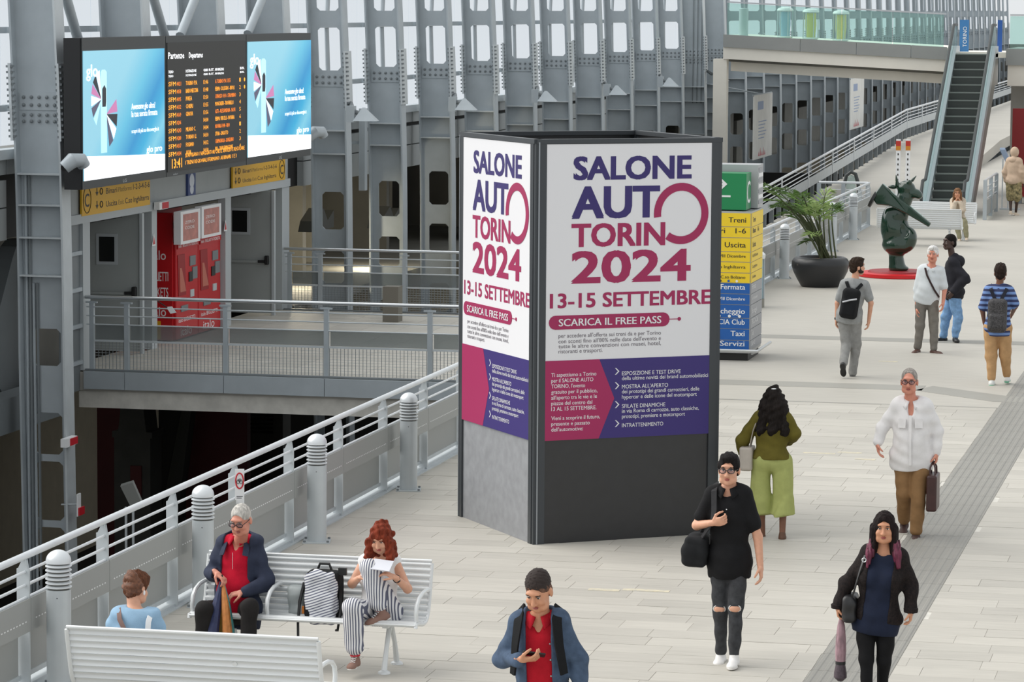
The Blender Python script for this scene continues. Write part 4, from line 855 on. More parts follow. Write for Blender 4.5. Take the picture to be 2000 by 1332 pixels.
# ================================================================ measuring posts near the statue
for i,(px,yt,yb) in enumerate(((1755,272,380),(1774,272,380))):
    Y=85.0; a=onY(px,yt,Y); t=thing('striped_post',('white post with red and orange band, left of the pair above the statue','white post with a checked red top, right of the pair above the statue')[i],'marker post',(a.x,Y,0))
    mb=MB(); mb.box((a.x-.055,Y-.03,0),(a.x+.055,Y+.03,a.z)); mb.build('post',WHITE,t,local=False)
    mb=MB(); mb.box((a.x-.06,Y-.036,a.z-.28),(a.x+.06,Y+.036,a.z-.17)); mb.build('orange_band',mat('orange',(206,134,40),.5),t,local=False)
    mb=MB(); mb.box((a.x-.06,Y-.036,a.z-.17),(a.x+.06,Y+.036,a.z-.04)); mb.build('red_band',mat('band_red',(190,52,40),.5),t,local=False)
    for k in range(7): q=MB(); q.box((a.x-.015,Y-.034,a.z-.4-k*.13),(a.x+.015,Y-.03,a.z-.35-k*.13)); q.build('mark',INK,t,local=False)
# ================================================================ escalator
es=thing('escalator','steel and glass escalator climbing to the upper walkway','escalator',(-8.0,90,0))
EX0,EX1,EY0=-8.46,-7.54,90.3; RISE,RUN=.212,.375; NS=20
ESM=mat('step_metal',(70,74,72),.45,.4); ESE=mat('step_edge',(128,134,130),.4,.4)
for i in range(NS):
    y=EY0+i*RUN; z=i*RISE; q=MB(); q.box((EX0,y,z-.1),(EX1,y+.03,z+RISE-.02)); q.box((EX0,y+.03,z-.1),(EX1,y+RUN+.03,z+.0)); st_=q.build('step',ESM,es,local=False)
    q=MB(); q.box((EX0,y-.012,z+RISE-.035),(EX1,y+RUN,z+RISE-.004)); q.build('tread',ESE,st_,local=False)
EYT=EY0+NS*RUN; EZT=NS*RISE
GLE=glassmat('escalator_glass',(228,238,237),.14,rough=.08); SKIRT=mat('escalator_skirt',(196,202,206),.3,.5)
for X0,X1 in((EX0-.2,EX0),(EX1,EX1+.2)):
    s=1 if X0<-8 else -1
    pr=[(EY0-1.0,0),(EY0-.2,0),(EYT,EZT-.15),(EYT+1,EZT-.15)]
    q=MB(); q.prism([(X0,y,z+.0) for y,z in pr]+[(X0,y,z+.36) for y,z in pr[::-1]],(X1-X0,0,0)); q.build('skirt',SKIRT,es,local=False)
    xm=(X0+X1)/2
    q=MB(); q.prism([(xm,y,z+.36) for y,z in pr]+[(xm,y,z+.95) for y,z in pr[::-1]],(.012,0,0)); q.build('glass_panel',GLE,es,local=False)
    q=MB(); q.tube([(xm,pr[0][0],.12),(xm,pr[0][0]-.28,.3),(xm,pr[0][0]-.3,.7),(xm,pr[0][0],.97)]+[(xm,y,z+.97) for y,z in pr[1:]],.045,8); q.build('handrail',mat('handrail_dark',(58,62,62),.5),es,True,local=False)
    q=MB(); q.prism([(X0 if s>0 else X1-.06,y,z+.0) for y,z in pr]+[(X0 if s>0 else X1-.06,y,max(-.5,z-.75)) for y,z in pr[::-1]],(.06,0,0)); q.build('truss_cladding',mat('truss_cladding',(150,146,140),.4,.4,.1,2),es,local=False)
q=MB(); q.box((EX0,EY0-1.2,-.005),(EX1,EY0,.012)); q.build('lower_comb',SKIRT,es,local=False)
q=MB(); q.box((EX0-.2,EYT,EZT-.1),(EX1+.2,EYT+.9,EZT)); q.build('upper_comb',mat('comb_beige',(206,202,192),.5),es,local=False)
# ================================================================ upper walkway with glass balustrade
UY=98.5; uw=thing('upper_walkway','pale upper walkway with grey fascia panels crossing at the top right','walkway',(-11,UY,3.6),kind='structure')
GRN=glassmat('green_glass',(226,244,240),.10,rough=.06); BGE=mat('fascia_beige',(236,231,220),.7,0,.03,2); FSG=mat('fascia_grey',(150,152,150),.6,0,.04,2)
x0,x1=-15.4,-8.85
def uz(x): return 4.71-(x+15.09)*.0478
def slab(n,xa,xb,dz0,dz1,y0,y1,m):
    q=MB(); v=[(x,y,uz(x)+dz) for dz in(dz0,dz1) for x,y in((xa,y0),(xb,y0),(xb,y1),(xa,y1))]; q.add(v,[(3,2,1,0),(4,5,6,7),(0,1,5,4),(1,2,6,5),(2,3,7,6),(3,0,4,7)]); return q.build(n,m,uw,local=False)
slab('deck',x0,-8.7,-.1,-.02,UY+.1,UY+5,BGE); slab('deck_beam',x0,-8.75,-.72,-.37,UY+.05,UY+.5,BGE); slab('lower_beam',x0+.15,-8.8,-1.08,-.74,UY+.6,UY+1,BGE); slab('soffit',x0,-8.7,-.8,-.72,UY+.5,UY+5,INT)
xs=[x0,-13.1,-11.45,-9.85,-8.8]
for a,b in zip(xs[:-1],xs[1:]): slab('fascia_panel',a+.008,b-.008,-.37,0,UY-.02,UY+.06,FSG)
xs=[x0+.1,-13.4,-11.9,-10.4,-8.9]
for a,b in zip(xs[:-1],xs[1:]): slab('glass_balustrade',a+.01,b-.01,-.02,.93,UY+.02,UY+.035,GRN)
slab('balustrade_rail',x0+.1,-8.85,.94,.98,UY,UY+.06,CHROME)
# continuation right of the escalator
q=MB(); q.box((-7.1,UY,3.9),(4,UY+5,4.38)); q.build('deck_right',FSG,uw,local=False); q=MB(); q.box((-7.05,UY+.1,3.3),(4,UY+.6,3.9)); q.build('beam_right',BGE,uw,local=False); q=MB(); q.box((-7.0,UY+.05,4.38),(4,UY+.07,5.32)); q.build('glass_right',GRN,uw,local=False)
q=MB(); q.box((-7.0,UY+.0,5.33),(4,UY+.1,5.38)); q.build('rail_right',CHROME,uw,local=False)
q=MB(); q.box((-8.7,UY+.9,4.1),(-7.1,UY+5,4.26)); q.build('landing',BGE,uw,local=False)
q=MB(); q.box((x0-.3,UY+.1,0),(x0+.1,UY+.5,4)); q.build('pier',BGE,uw,local=False)
q=MB(); q.box((-7.0,UY+1,0),(4,UY+1.3,3.4)); q.build('under_wall',mat('under_wall_grey',(150,148,142),.8,0,.06,2),uw,local=False)
def recyc(px,col,label):
    c=onY(px,72,UY+1.0); z=uz(c.x)-.02; t=thing('recycling_bin',label,'bin',(c.x,c.y,z),group='clear recycling bins on the upper walkway')
    q=MB(); q.lathe([(.2,0),(.24,.03),(.24,.06)],16); q.build('base',WHITE,t,True)
    q=MB(); q.lathe([(.13,.06),(.17,.4),(.16,.78)],14); q.build('bag',glassmat('bag_'+label[:8],col,.8,rough=.4),t,True)
    q=MB()
    for k in range(6): a=k*math.pi/3; q.tube([(.22*math.cos(a),.22*math.sin(a),.05),(.22*math.cos(a),.22*math.sin(a),.82)],.014,6)
    q.build('uprights',STEEL_L,t,True)
    q=MB(); q.lathe([(.24,.8),(.25,.82),(.22,.88),(.08,.92)],18); q.build('lid',WHITE,t,True)
recyc(1533,(170,206,226),'clear bin with a blue bag on the upper walkway, leftmost of three'); recyc(1583,(226,222,130),'yellow bag bin in the middle of three on the upper walkway'); recyc(1642,(232,224,150),'pale yellow bag bin, rightmost of three on the upper walkway')
c=onY(1452,70,UY+.8); t=thing('walkway_cylinder','plain grey cylinder standing behind the left end of the glass balustrade','cylinder',(c.x,c.y,uz(c.x)-.02)); q=MB(); q.lathe([(.14,0),(.14,.8),(.12,.82)],20); q.build('cylinder_body',STEEL_L,t,True)
for i,(px0,px1,col,txt) in enumerate(((1874,1892,(60,120,176),'TORINO'),(1948,1957,(40,86,160),''))):
    a=onY(px0,82,UY+2); b=onY(px1,82,UY+2); t=thing('walkway_banner',('tall blue banner stand at the head of the escalator','narrow dark blue panel right of the escalator head')[i],'banner',((a.x+b.x)/2,UY+2,4.26))
    q=MB(); q.box((a.x,UY+2,4.26),(b.x,UY+2.05,5.2)); p=q.build('panel',mat('banner_blue%d'%i,col,.5),t,local=False)
    if txt: text(txt,WHITE,p,wm(p).inverted()@frame((b.x-.06,UY+1.99,4.4),(0,0,1),(-1,0,0)),width=.6,height=.12)
# ================================================================ ramp beyond the void, banners, right edge things
rp=thing('ramp_floor','pale ramp rising beyond the end of the void','ramp',(-11,108,0),kind='structure')
def rz_(y): return -.55+(min(y,128.6)-88)*.0277
q=MB(); ys=[85.6,128.6,YE]; v=[]
for y in ys: v+=[(-13.05,y,rz_(y)),(-9.4,y,rz_(y)),(-9.4,y,rz_(y)-.4),(-13.05,y,rz_(y)-.4)]
f=[]
for i in range(2): a=i*4; f+=[(a,a+4,a+5,a+1)[::-1],(a+1,a+5,a+6,a+2)[::-1],(a+2,a+6,a+7,a+3)[::-1],(a+3,a+7,a+4,a)[::-1]]
q.add(v,f); q.build('ramp_slab',SLAB,rp,local=False)
t=thing('ramp_railing','grey railing with dark uprights climbing along the far ramp','railing',(-13,108,0))
RPTS=[(-13,88,.55),(-13,128.6,1.67),(-13,YE,1.75)]
for i,dz in enumerate((0,-.13,-.26,-.38)): q=MB(); q.tube([(x,y,z+dz) for x,y,z in RPTS],.04 if i==0 else .018,6); q.build('handrail' if i==0 else 'rail',STEELW,t,local=False)
q=MB(); q.prism([(x,y,z-.44) for x,y,z in RPTS]+[(x,y,z-.72) for x,y,z in RPTS[::-1]],(.03,0,0)); q.build('side_panel',STEEL_L,t,local=False)
for i in range(34):
    y=88.2+i*1.45; z=rz_(y); q=MB(); q.box((-13.1,y-.14,z),(-12.98,y+.02,z+.42)); q.build('upright',STEEL_D,t,local=False)
    if i%4==0: q=MB(); q.box((-12.98,y-.05,z+.4),(-12.95,y+.05,z+1.1)); q.build('post',STEELW,t,local=False)
BAN=mat('faded_banner',(226,226,222),.7,0,.06,2); BANR=mat('banner_red_print',(206,120,126),.7); BANB=mat('banner_blue_print',(150,166,196),.7)
for i,(pa_,pb_,pc_,X) in enumerate((((1473,192),(1509,181),(1509,302),-14.6),((1662,152),(1688,150),(1688,246),-13.9))):
    a,b,c=onX(*pa_,X),onX(*pb_,X),onX(*pc_,X); t=thing('hanging_banner',('large faded white banner hanging under the upper walkway','narrow white banner further along the rib wall')[i],'banner',(X,(a.y+b.y)/2,c.z))
    q=MB(); q.box((X-.03,a.y,c.z),(X,b.y,b.z)); q.build('cloth',BAN,t,local=False)
    W=b.y-a.y
    q=MB(); 
    for k in range(5): q.prism([(X+.002,a.y+W*(.25+.08*k),c.z+.08),(X+.002,a.y+W*(.31+.08*k),c.z+.08),(X+.002,a.y+W*(.28+.08*k),c.z+.22+.1*(k%2))],(.004,0,0))
    tag(q.build('red_print',BANR,t,local=False),kind='stuff')
    q=MB(); 
    for k in range(6): q.box((X,a.y+W*.25,c.z+.6+k*.1),(X+.003,a.y+W*(.55+.06*(k%3)),c.z+.63+k*.1))
    q.box((X,a.y+W*.2,b.z-.45),(X+.003,a.y+W*.5,b.z-.2)); tag(q.build('blue_print',BANB,t,local=False),kind='stuff')
    q=MB(); q.tube([(X-.03,a.y,b.z),(X-.03,b.y,b.z)],.03,6); q.tube([(X-.03,(a.y+b.y)/2,b.z),(RX,(a.y+b.y)/2,b.z+.3)],.02,6); q.build('hanger',STEEL,t,local=False)
t=thing('red_panel','dark red advertising panel at the right edge beside the escalator','panel',(-6,96.5,0)); a=onY(1978,212,96.5); q=MB(); q.box((a.x,96.5,.2),(a.x+2.2,96.8,a.z)); q.build('panel',mat('deep_red',(130,22,26),.5),t,local=False); q=MB(); q.box((a.x+.1,96.55,0),(a.x+.3,96.75,.2)); q.box((a.x+1.9,96.55,0),(a.x+2.1,96.75,.2)); q.build('feet',STEEL_D,t,local=False)
t=thing('map_stand','tilted map stand on a steel post right of the escalator','information stand',gp(1962,385)); a=onY(1962,310,93.5); q=MB(); q.prism([a+Vector((-.14,0,.25)),a+Vector((.0,0,.25)),a+Vector((.18,0,-.16)),a+Vector((.08,0,-.2))],(0,.1,.05)); q.build('map_panel',mat('map_blue_grey',(150,166,190),.4),t,local=False)
q=MB(); 
q.box((a.x-.06,93.5,0),(a.x-.03,93.55,a.z)); q.box((a.x+.1,93.5,0),(a.x+.13,93.55,a.z-.15)); q.box((a.x-.1,93.4,0),(a.x+.45,93.7,.04)); q.build('stand_frame',STEEL_L,t,local=False)
t=thing('escalator_rail','short grey railing beside the foot of the escalator','railing',gp(1935,400)); y0,y1=88.6,92.5; X=-6.85
for z in(1.05,.85,.7,.55): q=MB(); q.tube([(X,y0,z),(X,y1,z)],.03 if z>1 else .015,6); q.build('rail',STEELW,t,local=False)
for y in(y0,(y0+y1)/2,y1): q=MB(); q.box((X-.05,y-.03,0),(X+.05,y+.03,1.05)); q.build('post',STEEL,t,local=False)
q=MB(); q.box((X-.01,y0,.1),(X+.01,y1,.5)); q.build('mesh_panel',MESHM,t,local=False)

t=thing('handrail_loop','dark rubber handrail loop of the down escalator at the end of the void','handrail',(onY(1662,372,87.5).x,87.5,0)); q=MB(); q.tube([onY(px,py,87.5) for px,py in((1646,392),(1648,365),(1653,343),(1662,336),(1671,340),(1676,358),(1678,388))],.05,8); q.build('rubber_handrail',mat('handrail_dark',(58,62,62),.5),t,True,local=False)
q=MB(); q.prism([onY(px,py,87.52) for px,py in((1652,396),(1653,348),(1662,341),(1670,345),(1674,396))],(0,.02,0)); q.build('glass_panel',GLE,t,local=False)
# ================================================================ implicit-surface sculpting for people, hair, bags, statue
class Sdf:
    def __init__(s): s.p=[]
    def _a(s,*q): s.p.append(q); return s
    def cone(s,a,b,ra,rb,k=.03,op='u'):
        a,b=np.array(a,float),np.array(b,float); m=max(ra,rb); lo=np.minimum(a,b)-m; hi=np.maximum(a,b)+m
        def d(P):
            ba=b-a; t=np.clip(((P-a)@ba)/max(1e-9,ba@ba),0,1); return np.linalg.norm(P-a-t[...,None]*ba,axis=-1)-(ra+(rb-ra)*t)
        return s._a(d,lo,hi,k,op)
    def ell(s,c,r,R=None,k=.03,op='u'):
        c=np.array(c,float); r=np.array(r,float); R_=np.eye(3) if R is None else np.array(R,float)
        ext=np.abs(R_)@r
        def d(P):
            q=(P-c)@R_; k0=np.linalg.norm(q/r,axis=-1); k1=np.linalg.norm(q/(r*r),axis=-1)+1e-9; return k0*(k0-1)/k1
        return s._a(d,c-ext,c+ext,k,op)
    def box(s,c,h,R=None,rad=.02,k=.02,op='u'):
        c=np.array(c,float); h=np.array(h,float); R_=np.eye(3) if R is None else np.array(R,float); ext=np.abs(R_)@h
        def d(P):
            q=np.abs((P-c)@R_)-(h-rad); return np.linalg.norm(np.maximum(q,0),axis=-1)+np.minimum(q.max(-1),0)-rad
        return s._a(d,c-ext,c+ext,k,op)
    def cut(s,c,n):      # keep the side against n
        c=np.array(c,float); n=np.array(n,float); n=n/np.linalg.norm(n); return s._a(lambda P:(P-c)@n,None,None,0,'c')
    def fold(s,amp,f,seed=0):
        rs=np.random.RandomState(seed); ks=rs.normal(0,1,(4,3))*np.array(f); ph=rs.uniform(0,6.28,4)
        def d(P):
            q=0
            for kk,p in zip(ks,ph): q=q+np.sin(P@kk+p)
            return amp*q/2
        return s._a(d,None,None,0,'n')
    def mesh(s,v):
        lo=np.min([q[1] for q in s.p if q[4]=='u'],0)-3*v; hi=np.max([q[2] for q in s.p if q[4]=='u'],0)+3*v
        n=np.ceil((hi-lo)/v).astype(int)+1; ax=[(lo[i]+v*np.arange(n[i])).astype(np.float64) for i in range(3)]
        D=np.full(tuple(n),.3)
        G=None
        for d,a,b,k,op in s.p:
            if op in 'us':
                m=k+.05 if op=='u' else k+.02; i0=np.clip(np.floor((a-m-lo)/v).astype(int),0,n-1); i1=np.clip(np.ceil((b+m-lo)/v).astype(int)+1,1,n); sl=tuple(slice(i0[i],i1[i]) for i in range(3))
                P=np.stack(np.meshgrid(*[ax[i][sl[i]] for i in range(3)],indexing='ij'),-1)
                if P.size==0: continue
                e=d(P); A=D[sl]
                if op=='u': h=np.clip(.5+.5*(A-e)/k,0,1); D[sl]=A*(1-h)+e*h-k*h*(1-h)
                else: e=-e; h=np.clip(.5-.5*(A-e)/k,0,1); D[sl]=A*(1-h)+e*h+k*h*(1-h)
            else:
                if G is None: G=np.stack(np.meshgrid(*ax,indexing='ij'),-1)
                if op=='c': D=np.maximum(D,d(G))
                else: D=D+d(G)
        D[0]=D[-1]=.3; D[:,0]=D[:,-1]=.3; D[:,:,0]=D[:,:,-1]=.3
        return nets(D,lo,v)
def nets(D,lo,v):
    S=D<0; nx,ny,nz=D.shape; c=np.zeros((nx-1,ny-1,nz-1),np.int8)
    for i in(0,1):
        for j in(0,1):
            for k in(0,1): c+=S[i:nx-1+i,j:ny-1+j,k:nz-1+k]
    act=(c>0)&(c<8); idx=np.full(act.shape,-1,np.int64); I=np.argwhere(act); idx[act]=np.arange(len(I))
    acc=np.zeros((len(I),3)); cnt=np.zeros(len(I))
    for axn in range(3):
        o=[x for x in range(3) if x!=axn]
        for a in(0,1):
            for b in(0,1):
                off=np.zeros(3,int); off[o[0]]=a; off[o[1]]=b; p=I+off; q=p.copy(); q[:,axn]+=1
                d0=D[p[:,0],p[:,1],p[:,2]]; d1=D[q[:,0],q[:,1],q[:,2]]; m=(d0<0)!=(d1<0)
                t=np.where(m,d0/np.where(m,d0-d1,1),0); pt=p.astype(float); pt[:,axn]+=t; acc[m]+=pt[m]; cnt[m]+=1
    V=lo+v*acc/cnt[:,None]; Q=[]
    for axn in range(3):
        o=[(axn+1)%3,(axn+2)%3]
        sl0=[slice(None)]*3; sl1=[slice(None)]*3; sl0[axn]=slice(0,-1); sl1[axn]=slice(1,None)
        a=S[tuple(sl0)]; b=S[tuple(sl1)]; E=np.argwhere(a!=b); E=E[(E[:,o[0]]>0)&(E[:,o[1]]>0)]
        if len(E)==0: continue
        ins=a[E[:,0],E[:,1],E[:,2]]
        def at(du,dv): p=E.copy(); p[:,o[0]]-=du; p[:,o[1]]-=dv; return idx[p[:,0],p[:,1],p[:,2]]
        q=np.stack([at(0,0),at(1,0),at(1,1),at(0,1)],1); q[~ins]=q[~ins][:,::-1]; Q.append(q)
    Q=np.concatenate(Q); Q=Q[(Q>=0).all(1)]
    return V,Q
def npmesh(name,parts,mats,mi=None):
    V=[];F=[];M=[];o=0
    for j,(v,q) in enumerate(parts): V.append(v); F.append(q+o); o+=len(v); M+= [mi[j] if mi else 0]*len(q)
    V=np.concatenate(V); F=np.concatenate(F); me=bpy.data.meshes.new(name)
    me.vertices.add(len(V)); me.vertices.foreach_set('co',V.astype(np.float32).ravel()); me.loops.add(F.size); me.loops.foreach_set('vertex_index',F.ravel().astype(np.int32))
    me.polygons.add(len(F)); me.polygons.foreach_set('loop_start',np.arange(0,F.size,4,dtype=np.int32))
    for m in(mats if isinstance(mats,(list,tuple)) else [mats]): me.materials.append(m)
    if mi: me.polygons.foreach_set('material_index',np.array(M,np.int32))
    me.update(calc_edges=True); me.validate(); me.polygons.foreach_set('use_smooth',np.ones(len(F),bool)); return me
def sobj(name,parts,mats,parent,mi=None):
    o=bpy.data.objects.new(name,npmesh(name,parts if isinstance(parts,list) else [parts],mats,mi)); COL.objects.link(o); o.parent=parent; return o
A=lambda p:np.array(p,float)
def unit(v): v=A(v); return v/max(1e-9,np.linalg.norm(v))
class Fig:
    """one person: joints in metres relative to loc; rz=0 faces -Y"""
    def __init__(s,label,loc,rz,H=1.78,vox=.011,skin=None,fem=False,J=None,face=None,pitch=0,roll=0,group=None,fat=1.0,seat=False):
        s.loc=Vector(loc); s.s=H/1.78; s.vox=vox; s.fem=fem; s.fat=fat
        s.root=thing('person',label,'person',s.loc,0,group); s.skin=skin
        s.f=A((math.sin(rz),-math.cos(rz),0)); s.l=A((math.cos(rz),math.sin(rz),0)); sh=.165 if fem else .185
        T=dict(hL=(.09,0,.92),hR=(-.09,0,.92),kL=(.1,-.02,.50),kR=(-.1,-.02,.50),aL=(.1,.02,.085),aR=(-.1,.02,.085),sL=(sh,.01,1.44),sR=(-sh,.01,1.44),eL=(sh+.06,.03,1.15),eR=(-sh-.06,.03,1.15),wL=(sh+.07,-.05,.90),wR=(-sh-.07,-.05,.90),head=(0,-.02,1.665))
        s.j={k:s.P(v) for k,v in T.items()}
        for k,v in (J or {}).items():
            p=onY(v[0],v[1],s.loc.y+v[2])-s.loc; s.j[k]=A(p)
        a_,b_=s.j['sL'].copy(),s.j['sR'].copy(); s.j['sL']=a_+(b_-a_)*.10; s.j['sR']=b_+(a_-b_)*.10
        j=s.j; hm=(j['hL']+j['hR'])/2; sm=(j['sL']+j['sR'])/2; z=unit(sm-hm); x=j['sL']-j['sR']; x=unit(x-z*(x@z)); y=np.cross(z,x)
        s.hm,s.sm,s.R,s.T=hm,sm,np.stack([x,y,z],1),np.linalg.norm(sm-hm)
        fd=s.f if face is None else A((math.sin(face),-math.cos(face),0)); fl=np.cross(A((0,0,1)),-fd); fl=-fl if fl@A((-fd[1],fd[0],0))<-2 else fl
        fl=A((-fd[1],fd[0],0)); bx=fl; by=-fd; bz=A((0,0,1))
        cp_,sp_=math.cos(pitch),math.sin(pitch); by,bz=by*cp_+bz*sp_,bz*cp_-by*sp_
        cr_,sr_=math.cos(roll),math.sin(roll); bx,bz=bx*cr_+bz*sr_,bz*cr_-bx*sr_
        s.HR=np.stack([bx,by,bz],1); s.hc=j['head']
    def P(s,v): v=A(v)*s.s; return s.l*v[0]-s.f*v[1]+A((0,0,v[2]))
    def tp(s,x,y,t): return s.hm+s.R@A((x*s.s,y*s.s,t*s.T))   # torso frame; t 0 hip .. 1 shoulder
    def hp(s,x,y,z): return s.hc+s.HR@(A((x,y,z))*s.s*1.05)
    def torso(s,S,e=0,lo=-.12,belly=0,k=.06):
        q=s.s; F=s.fat; R=s.R; f=s.fem
        S.ell(s.tp(0,0,.70),A((.158*F+e,.108*F+e,.19+e))*q,R,k); S.cone(s.j['sL']*.86+s.j['sR']*.14,s.j['sR']*.86+s.j['sL']*.14,(.058+e)*q,(.058+e)*q,k)
        for g_ in(-1,1): S.cone(s.tp(g_*.035,.012,1.10),s.tp(g_*.125,.008,1.02),(.036+e)*q,(.045+e)*q,.05)
        S.ell(s.tp(0,0,.34),A(((.128 if f else .142)*F+e,.098*F+e,.17+e))*q,R,k); S.ell(s.tp(0,.012,.03),A(((.168 if f else .158)*F+e,.112*F+e,.13+e))*q,R,k)
        if f:
            for sg in(-1,1): S.ell(s.tp(sg*.075,-.085*F,.66),A((.068,.055,.068))*q+e,R,.04)
        if belly: S.ell(s.tp(0,-.06,.30),A((.13,.11,.15))*q*belly,R,.06)
    def body(s,arms=True,legs=True,hands=None,torso=True):
        S=Sdf(); q=s.s; j=s.j
        if torso: s.torso(S)
        for c in 'LR':
            fa=s.fat**.5
            S.cone(j['s'+c],j['e'+c],.049*q*fa,.038*q*fa,.02); S.cone(j['e'+c],j['w'+c],.04*q*fa,.027*q,.02)
            S.cone(j['h'+c],j['k'+c],.078*q*fa,.054*q,.03); S.cone(j['k'+c],j['a'+c],.047*q,.034*q,.02); S.cone(j['k'+c]*.82+j['a'+c]*.18,j['k'+c]*.55+j['a'+c]*.45,.046*q,.041*q,.012)
        nb=s.tp(0,.0,1.04); S.cone(nb-(s.R@A((0,0,.04)))*q,s.hp(0,.015,-.07),.056*q*fa,.052*q*fa,.03)
        parts=[S.mesh(s.vox)]; parts.append(s.head()); hands=hands or {}
        for c in 'LR': parts.append(s.hand(c,**hands.get(c,{})))
        return sobj('body',parts,s.skin,s.root)
    def head(s):
        S=Sdf(); q=s.s*1.05; R=s.HR; E=lambda c,r,k=.025,op='u':S.ell(s.hp(*c),A(r)*q,R,k,op)
        E((0,.012,.035),(.074,.095,.086)); E((0,-.028,-.035),(.060,.066,.080),.04); E((0,-.068,-.095),(.028,.024,.022),.03)
        for g in(-1,1):
            E((g*.046,-.045,-.075),(.022,.04,.03),.03); E((g*.078,.012,-.012),(.010,.022,.033),.008); E((g*.042,-.072,-.028),(.022,.02,.02),.02)
        E((0,-.085,.04),(.05,.016,.014),.02)
        for g in(-1,1): E((g*.031,-.101,.012),(.018,.016,.012),.012,'s')
        S.cone(s.hp(0,-.092,.012),s.hp(0,-.112,-.03),.009*q,.0135*q,.012)
        for g in(-1,1): E((g*.013,-.1,-.034),(.009,.01,.008),.008)
        return S.mesh(min(.0075,s.vox*.6))
    def hand(s,c,d=None,n=None,curl=.5,grip=None,spread=.1):
        """d: pointing direction, n: palm normal (towards what the palm faces)"""
        q=s.s*(.92 if s.fem else 1.0); w=s.j['w'+c]; e=s.j['e'+c]; d=unit(w-e) if d is None else unit(d)
        n=s.l*(-1 if c=='L' else 1) if n is None else A(n); n=unit(n-d*(n@d)); b=np.cross(d,n); 
        th=s.f if abs(d@s.f)<.8 else A((0,0,1))
        if b@th<0: b=-b               # b points to the thumb side
        S=Sdf(); R=np.stack([b,d,n],1)
        S.ell(w+d*.052*q,A((.042,.055,.017))*q,R,.012); S.cone(w-d*.03*q,w+d*.02*q,.026*q,.026*q,.015)
        for i,(bx,L) in enumerate(((.030,.070),(.010,.078),(-.011,.072),(-.030,.056))):
            p=w+d*.088*q+b*bx*q; a=curl*(.7+.06*i); dd=unit(d+b*bx*spread*8); u=lambda an:dd*math.cos(an)+n*math.sin(an)
            p1=p+u(a)*L*.5*q; p2=p1+u(a*2.1)*L*.32*q; p3=p2+u(a*2.9)*L*.24*q; r=.0088*q
            S.cone(w+d*.05*q+b*bx*.9*q,p,.011*q,.0095*q,.006); S.cone(p,p1,.0095*q,r,.004); S.cone(p1,p2,r,r*.95,.004); S.cone(p2,p3,r*.95,r*.8,.004)
        t0=w+d*.02*q+b*.026*q; t1=t0+(d*.6+b*.75+n*.35)*.042*q; t2=t1+(d*.9+b*.1+n*(.35+curl*.4))*.032*q; t3=t2+(d*.75-b*.25+n*(.4+curl*.4))*.024*q
        S.cone(t0,t1,.015*q,.0115*q,.008); S.cone(t1,t2,.011*q,.0095*q,.004); S.cone(t2,t3,.0095*q,.008*q,.004)
        s.grip=getattr(s,'grip',{}); s.grip[c]=w+d*.09*q+n*.028*q
        return S.mesh(min(.006,s.vox*.55))
    def face(s,brow=(40,30,26),lip=(168,96,88),iris=(58,40,30),beard=None,glasses=None,lw=1):
        q=s.s*1.05; R=Matrix(s.HR.tolist()); V=lambda *p:Vector(s.hp(*p))
        for g in(-1,1):
            m=MB(); m.ellipsoid(V(g*.031,-.083,.011),A((.0135,.008,.0065))*q,10,6,R); m.build('eye',mat('eye_white',(226,220,214),.3),s.root,True)
            m=MB(); m.ellipsoid(V(g*.031,-.0895,.0105),A((.0062,.0035,.006))*q,8,6,R); m.build('iris',mat('iris_dark',iris,.25),s.root,True)
            m=MB(); m.tube([V(g*.014,-.093,.029),V(g*.03,-.097,.0345),V(g*.05,-.084,.029)],A((.0035,.0045,.0025))*q,6); m.build('eyebrow',mat('brow_%d_%d'%(brow[0],brow[1]),brow,.8),s.root,True)
            m=MB(); m.tube([V(g*.018,-.0905,.0165),V(g*.031,-.0945,.0195),V(g*.045,-.087,.0155)],.002*q,5); m.build('eyelid_line',mat('brow_%d_%d'%(brow[0],brow[1]),brow,.8),s.root,True)
        m=MB(); m.ellipsoid(V(0,-.0945,-.0585),A((.023*lw,.009,.0048))*q,12,6,R); m.ellipsoid(V(0,-.0935,-.067),A((.019*lw,.0095,.0055))*q,12,6,R); m.build('lips',mat('lips_%d_%d'%(lip[0],lip[1]),lip,.5),s.root,True)
        if beard:
            S=Sdf(); E=lambda c,r:S.ell(s.hp(*c),A(r)*q,s.HR,.02)
            E((0,-.07,-.09),(.036,.03,.026)); 
            for g in(-1,1): E((g*.05,-.04,-.07),(.022,.042,.03)); E((g*.066,-.01,-.04),(.012,.025,.035))
            E((0,-.097,-.048),(.03,.01,.007)); sobj('beard',S.mesh(.007),mat('beard_%d'%beard[0],beard,.9,0,.2,60),s.root)
        if glasses:
            gl=MB()
            for g in(-1,1):
                gl.tube([V(g*.034+.026*math.cos(a)*1.05,-.108,.008+.019*math.sin(a)) for a in [k*math.pi/8 for k in range(16)]],.0034*q,5,closed=True); gl.tube([V(g*.062,-.106,.012),V(g*.078,-.05,.014),V(g*.08,.02,.01)],.003*q,5)
            gl.tube([V(-.008,-.11,.012),V(.008,-.11,.012)],.003*q,5); go=gl.build('glasses',mat('glasses_%d_%d'%(glasses[0],glasses[1]),glasses,.35),s.root,True)
            ln=MB()
            for g in(-1,1): ln.ellipsoid(V(g*.034,-.107,.008),A((.026,.001,.019))*q,14,6,R)
            ln.build('lens',glassmat('spectacle_lens',(235,232,236),.06,rough=.05),go,True); 
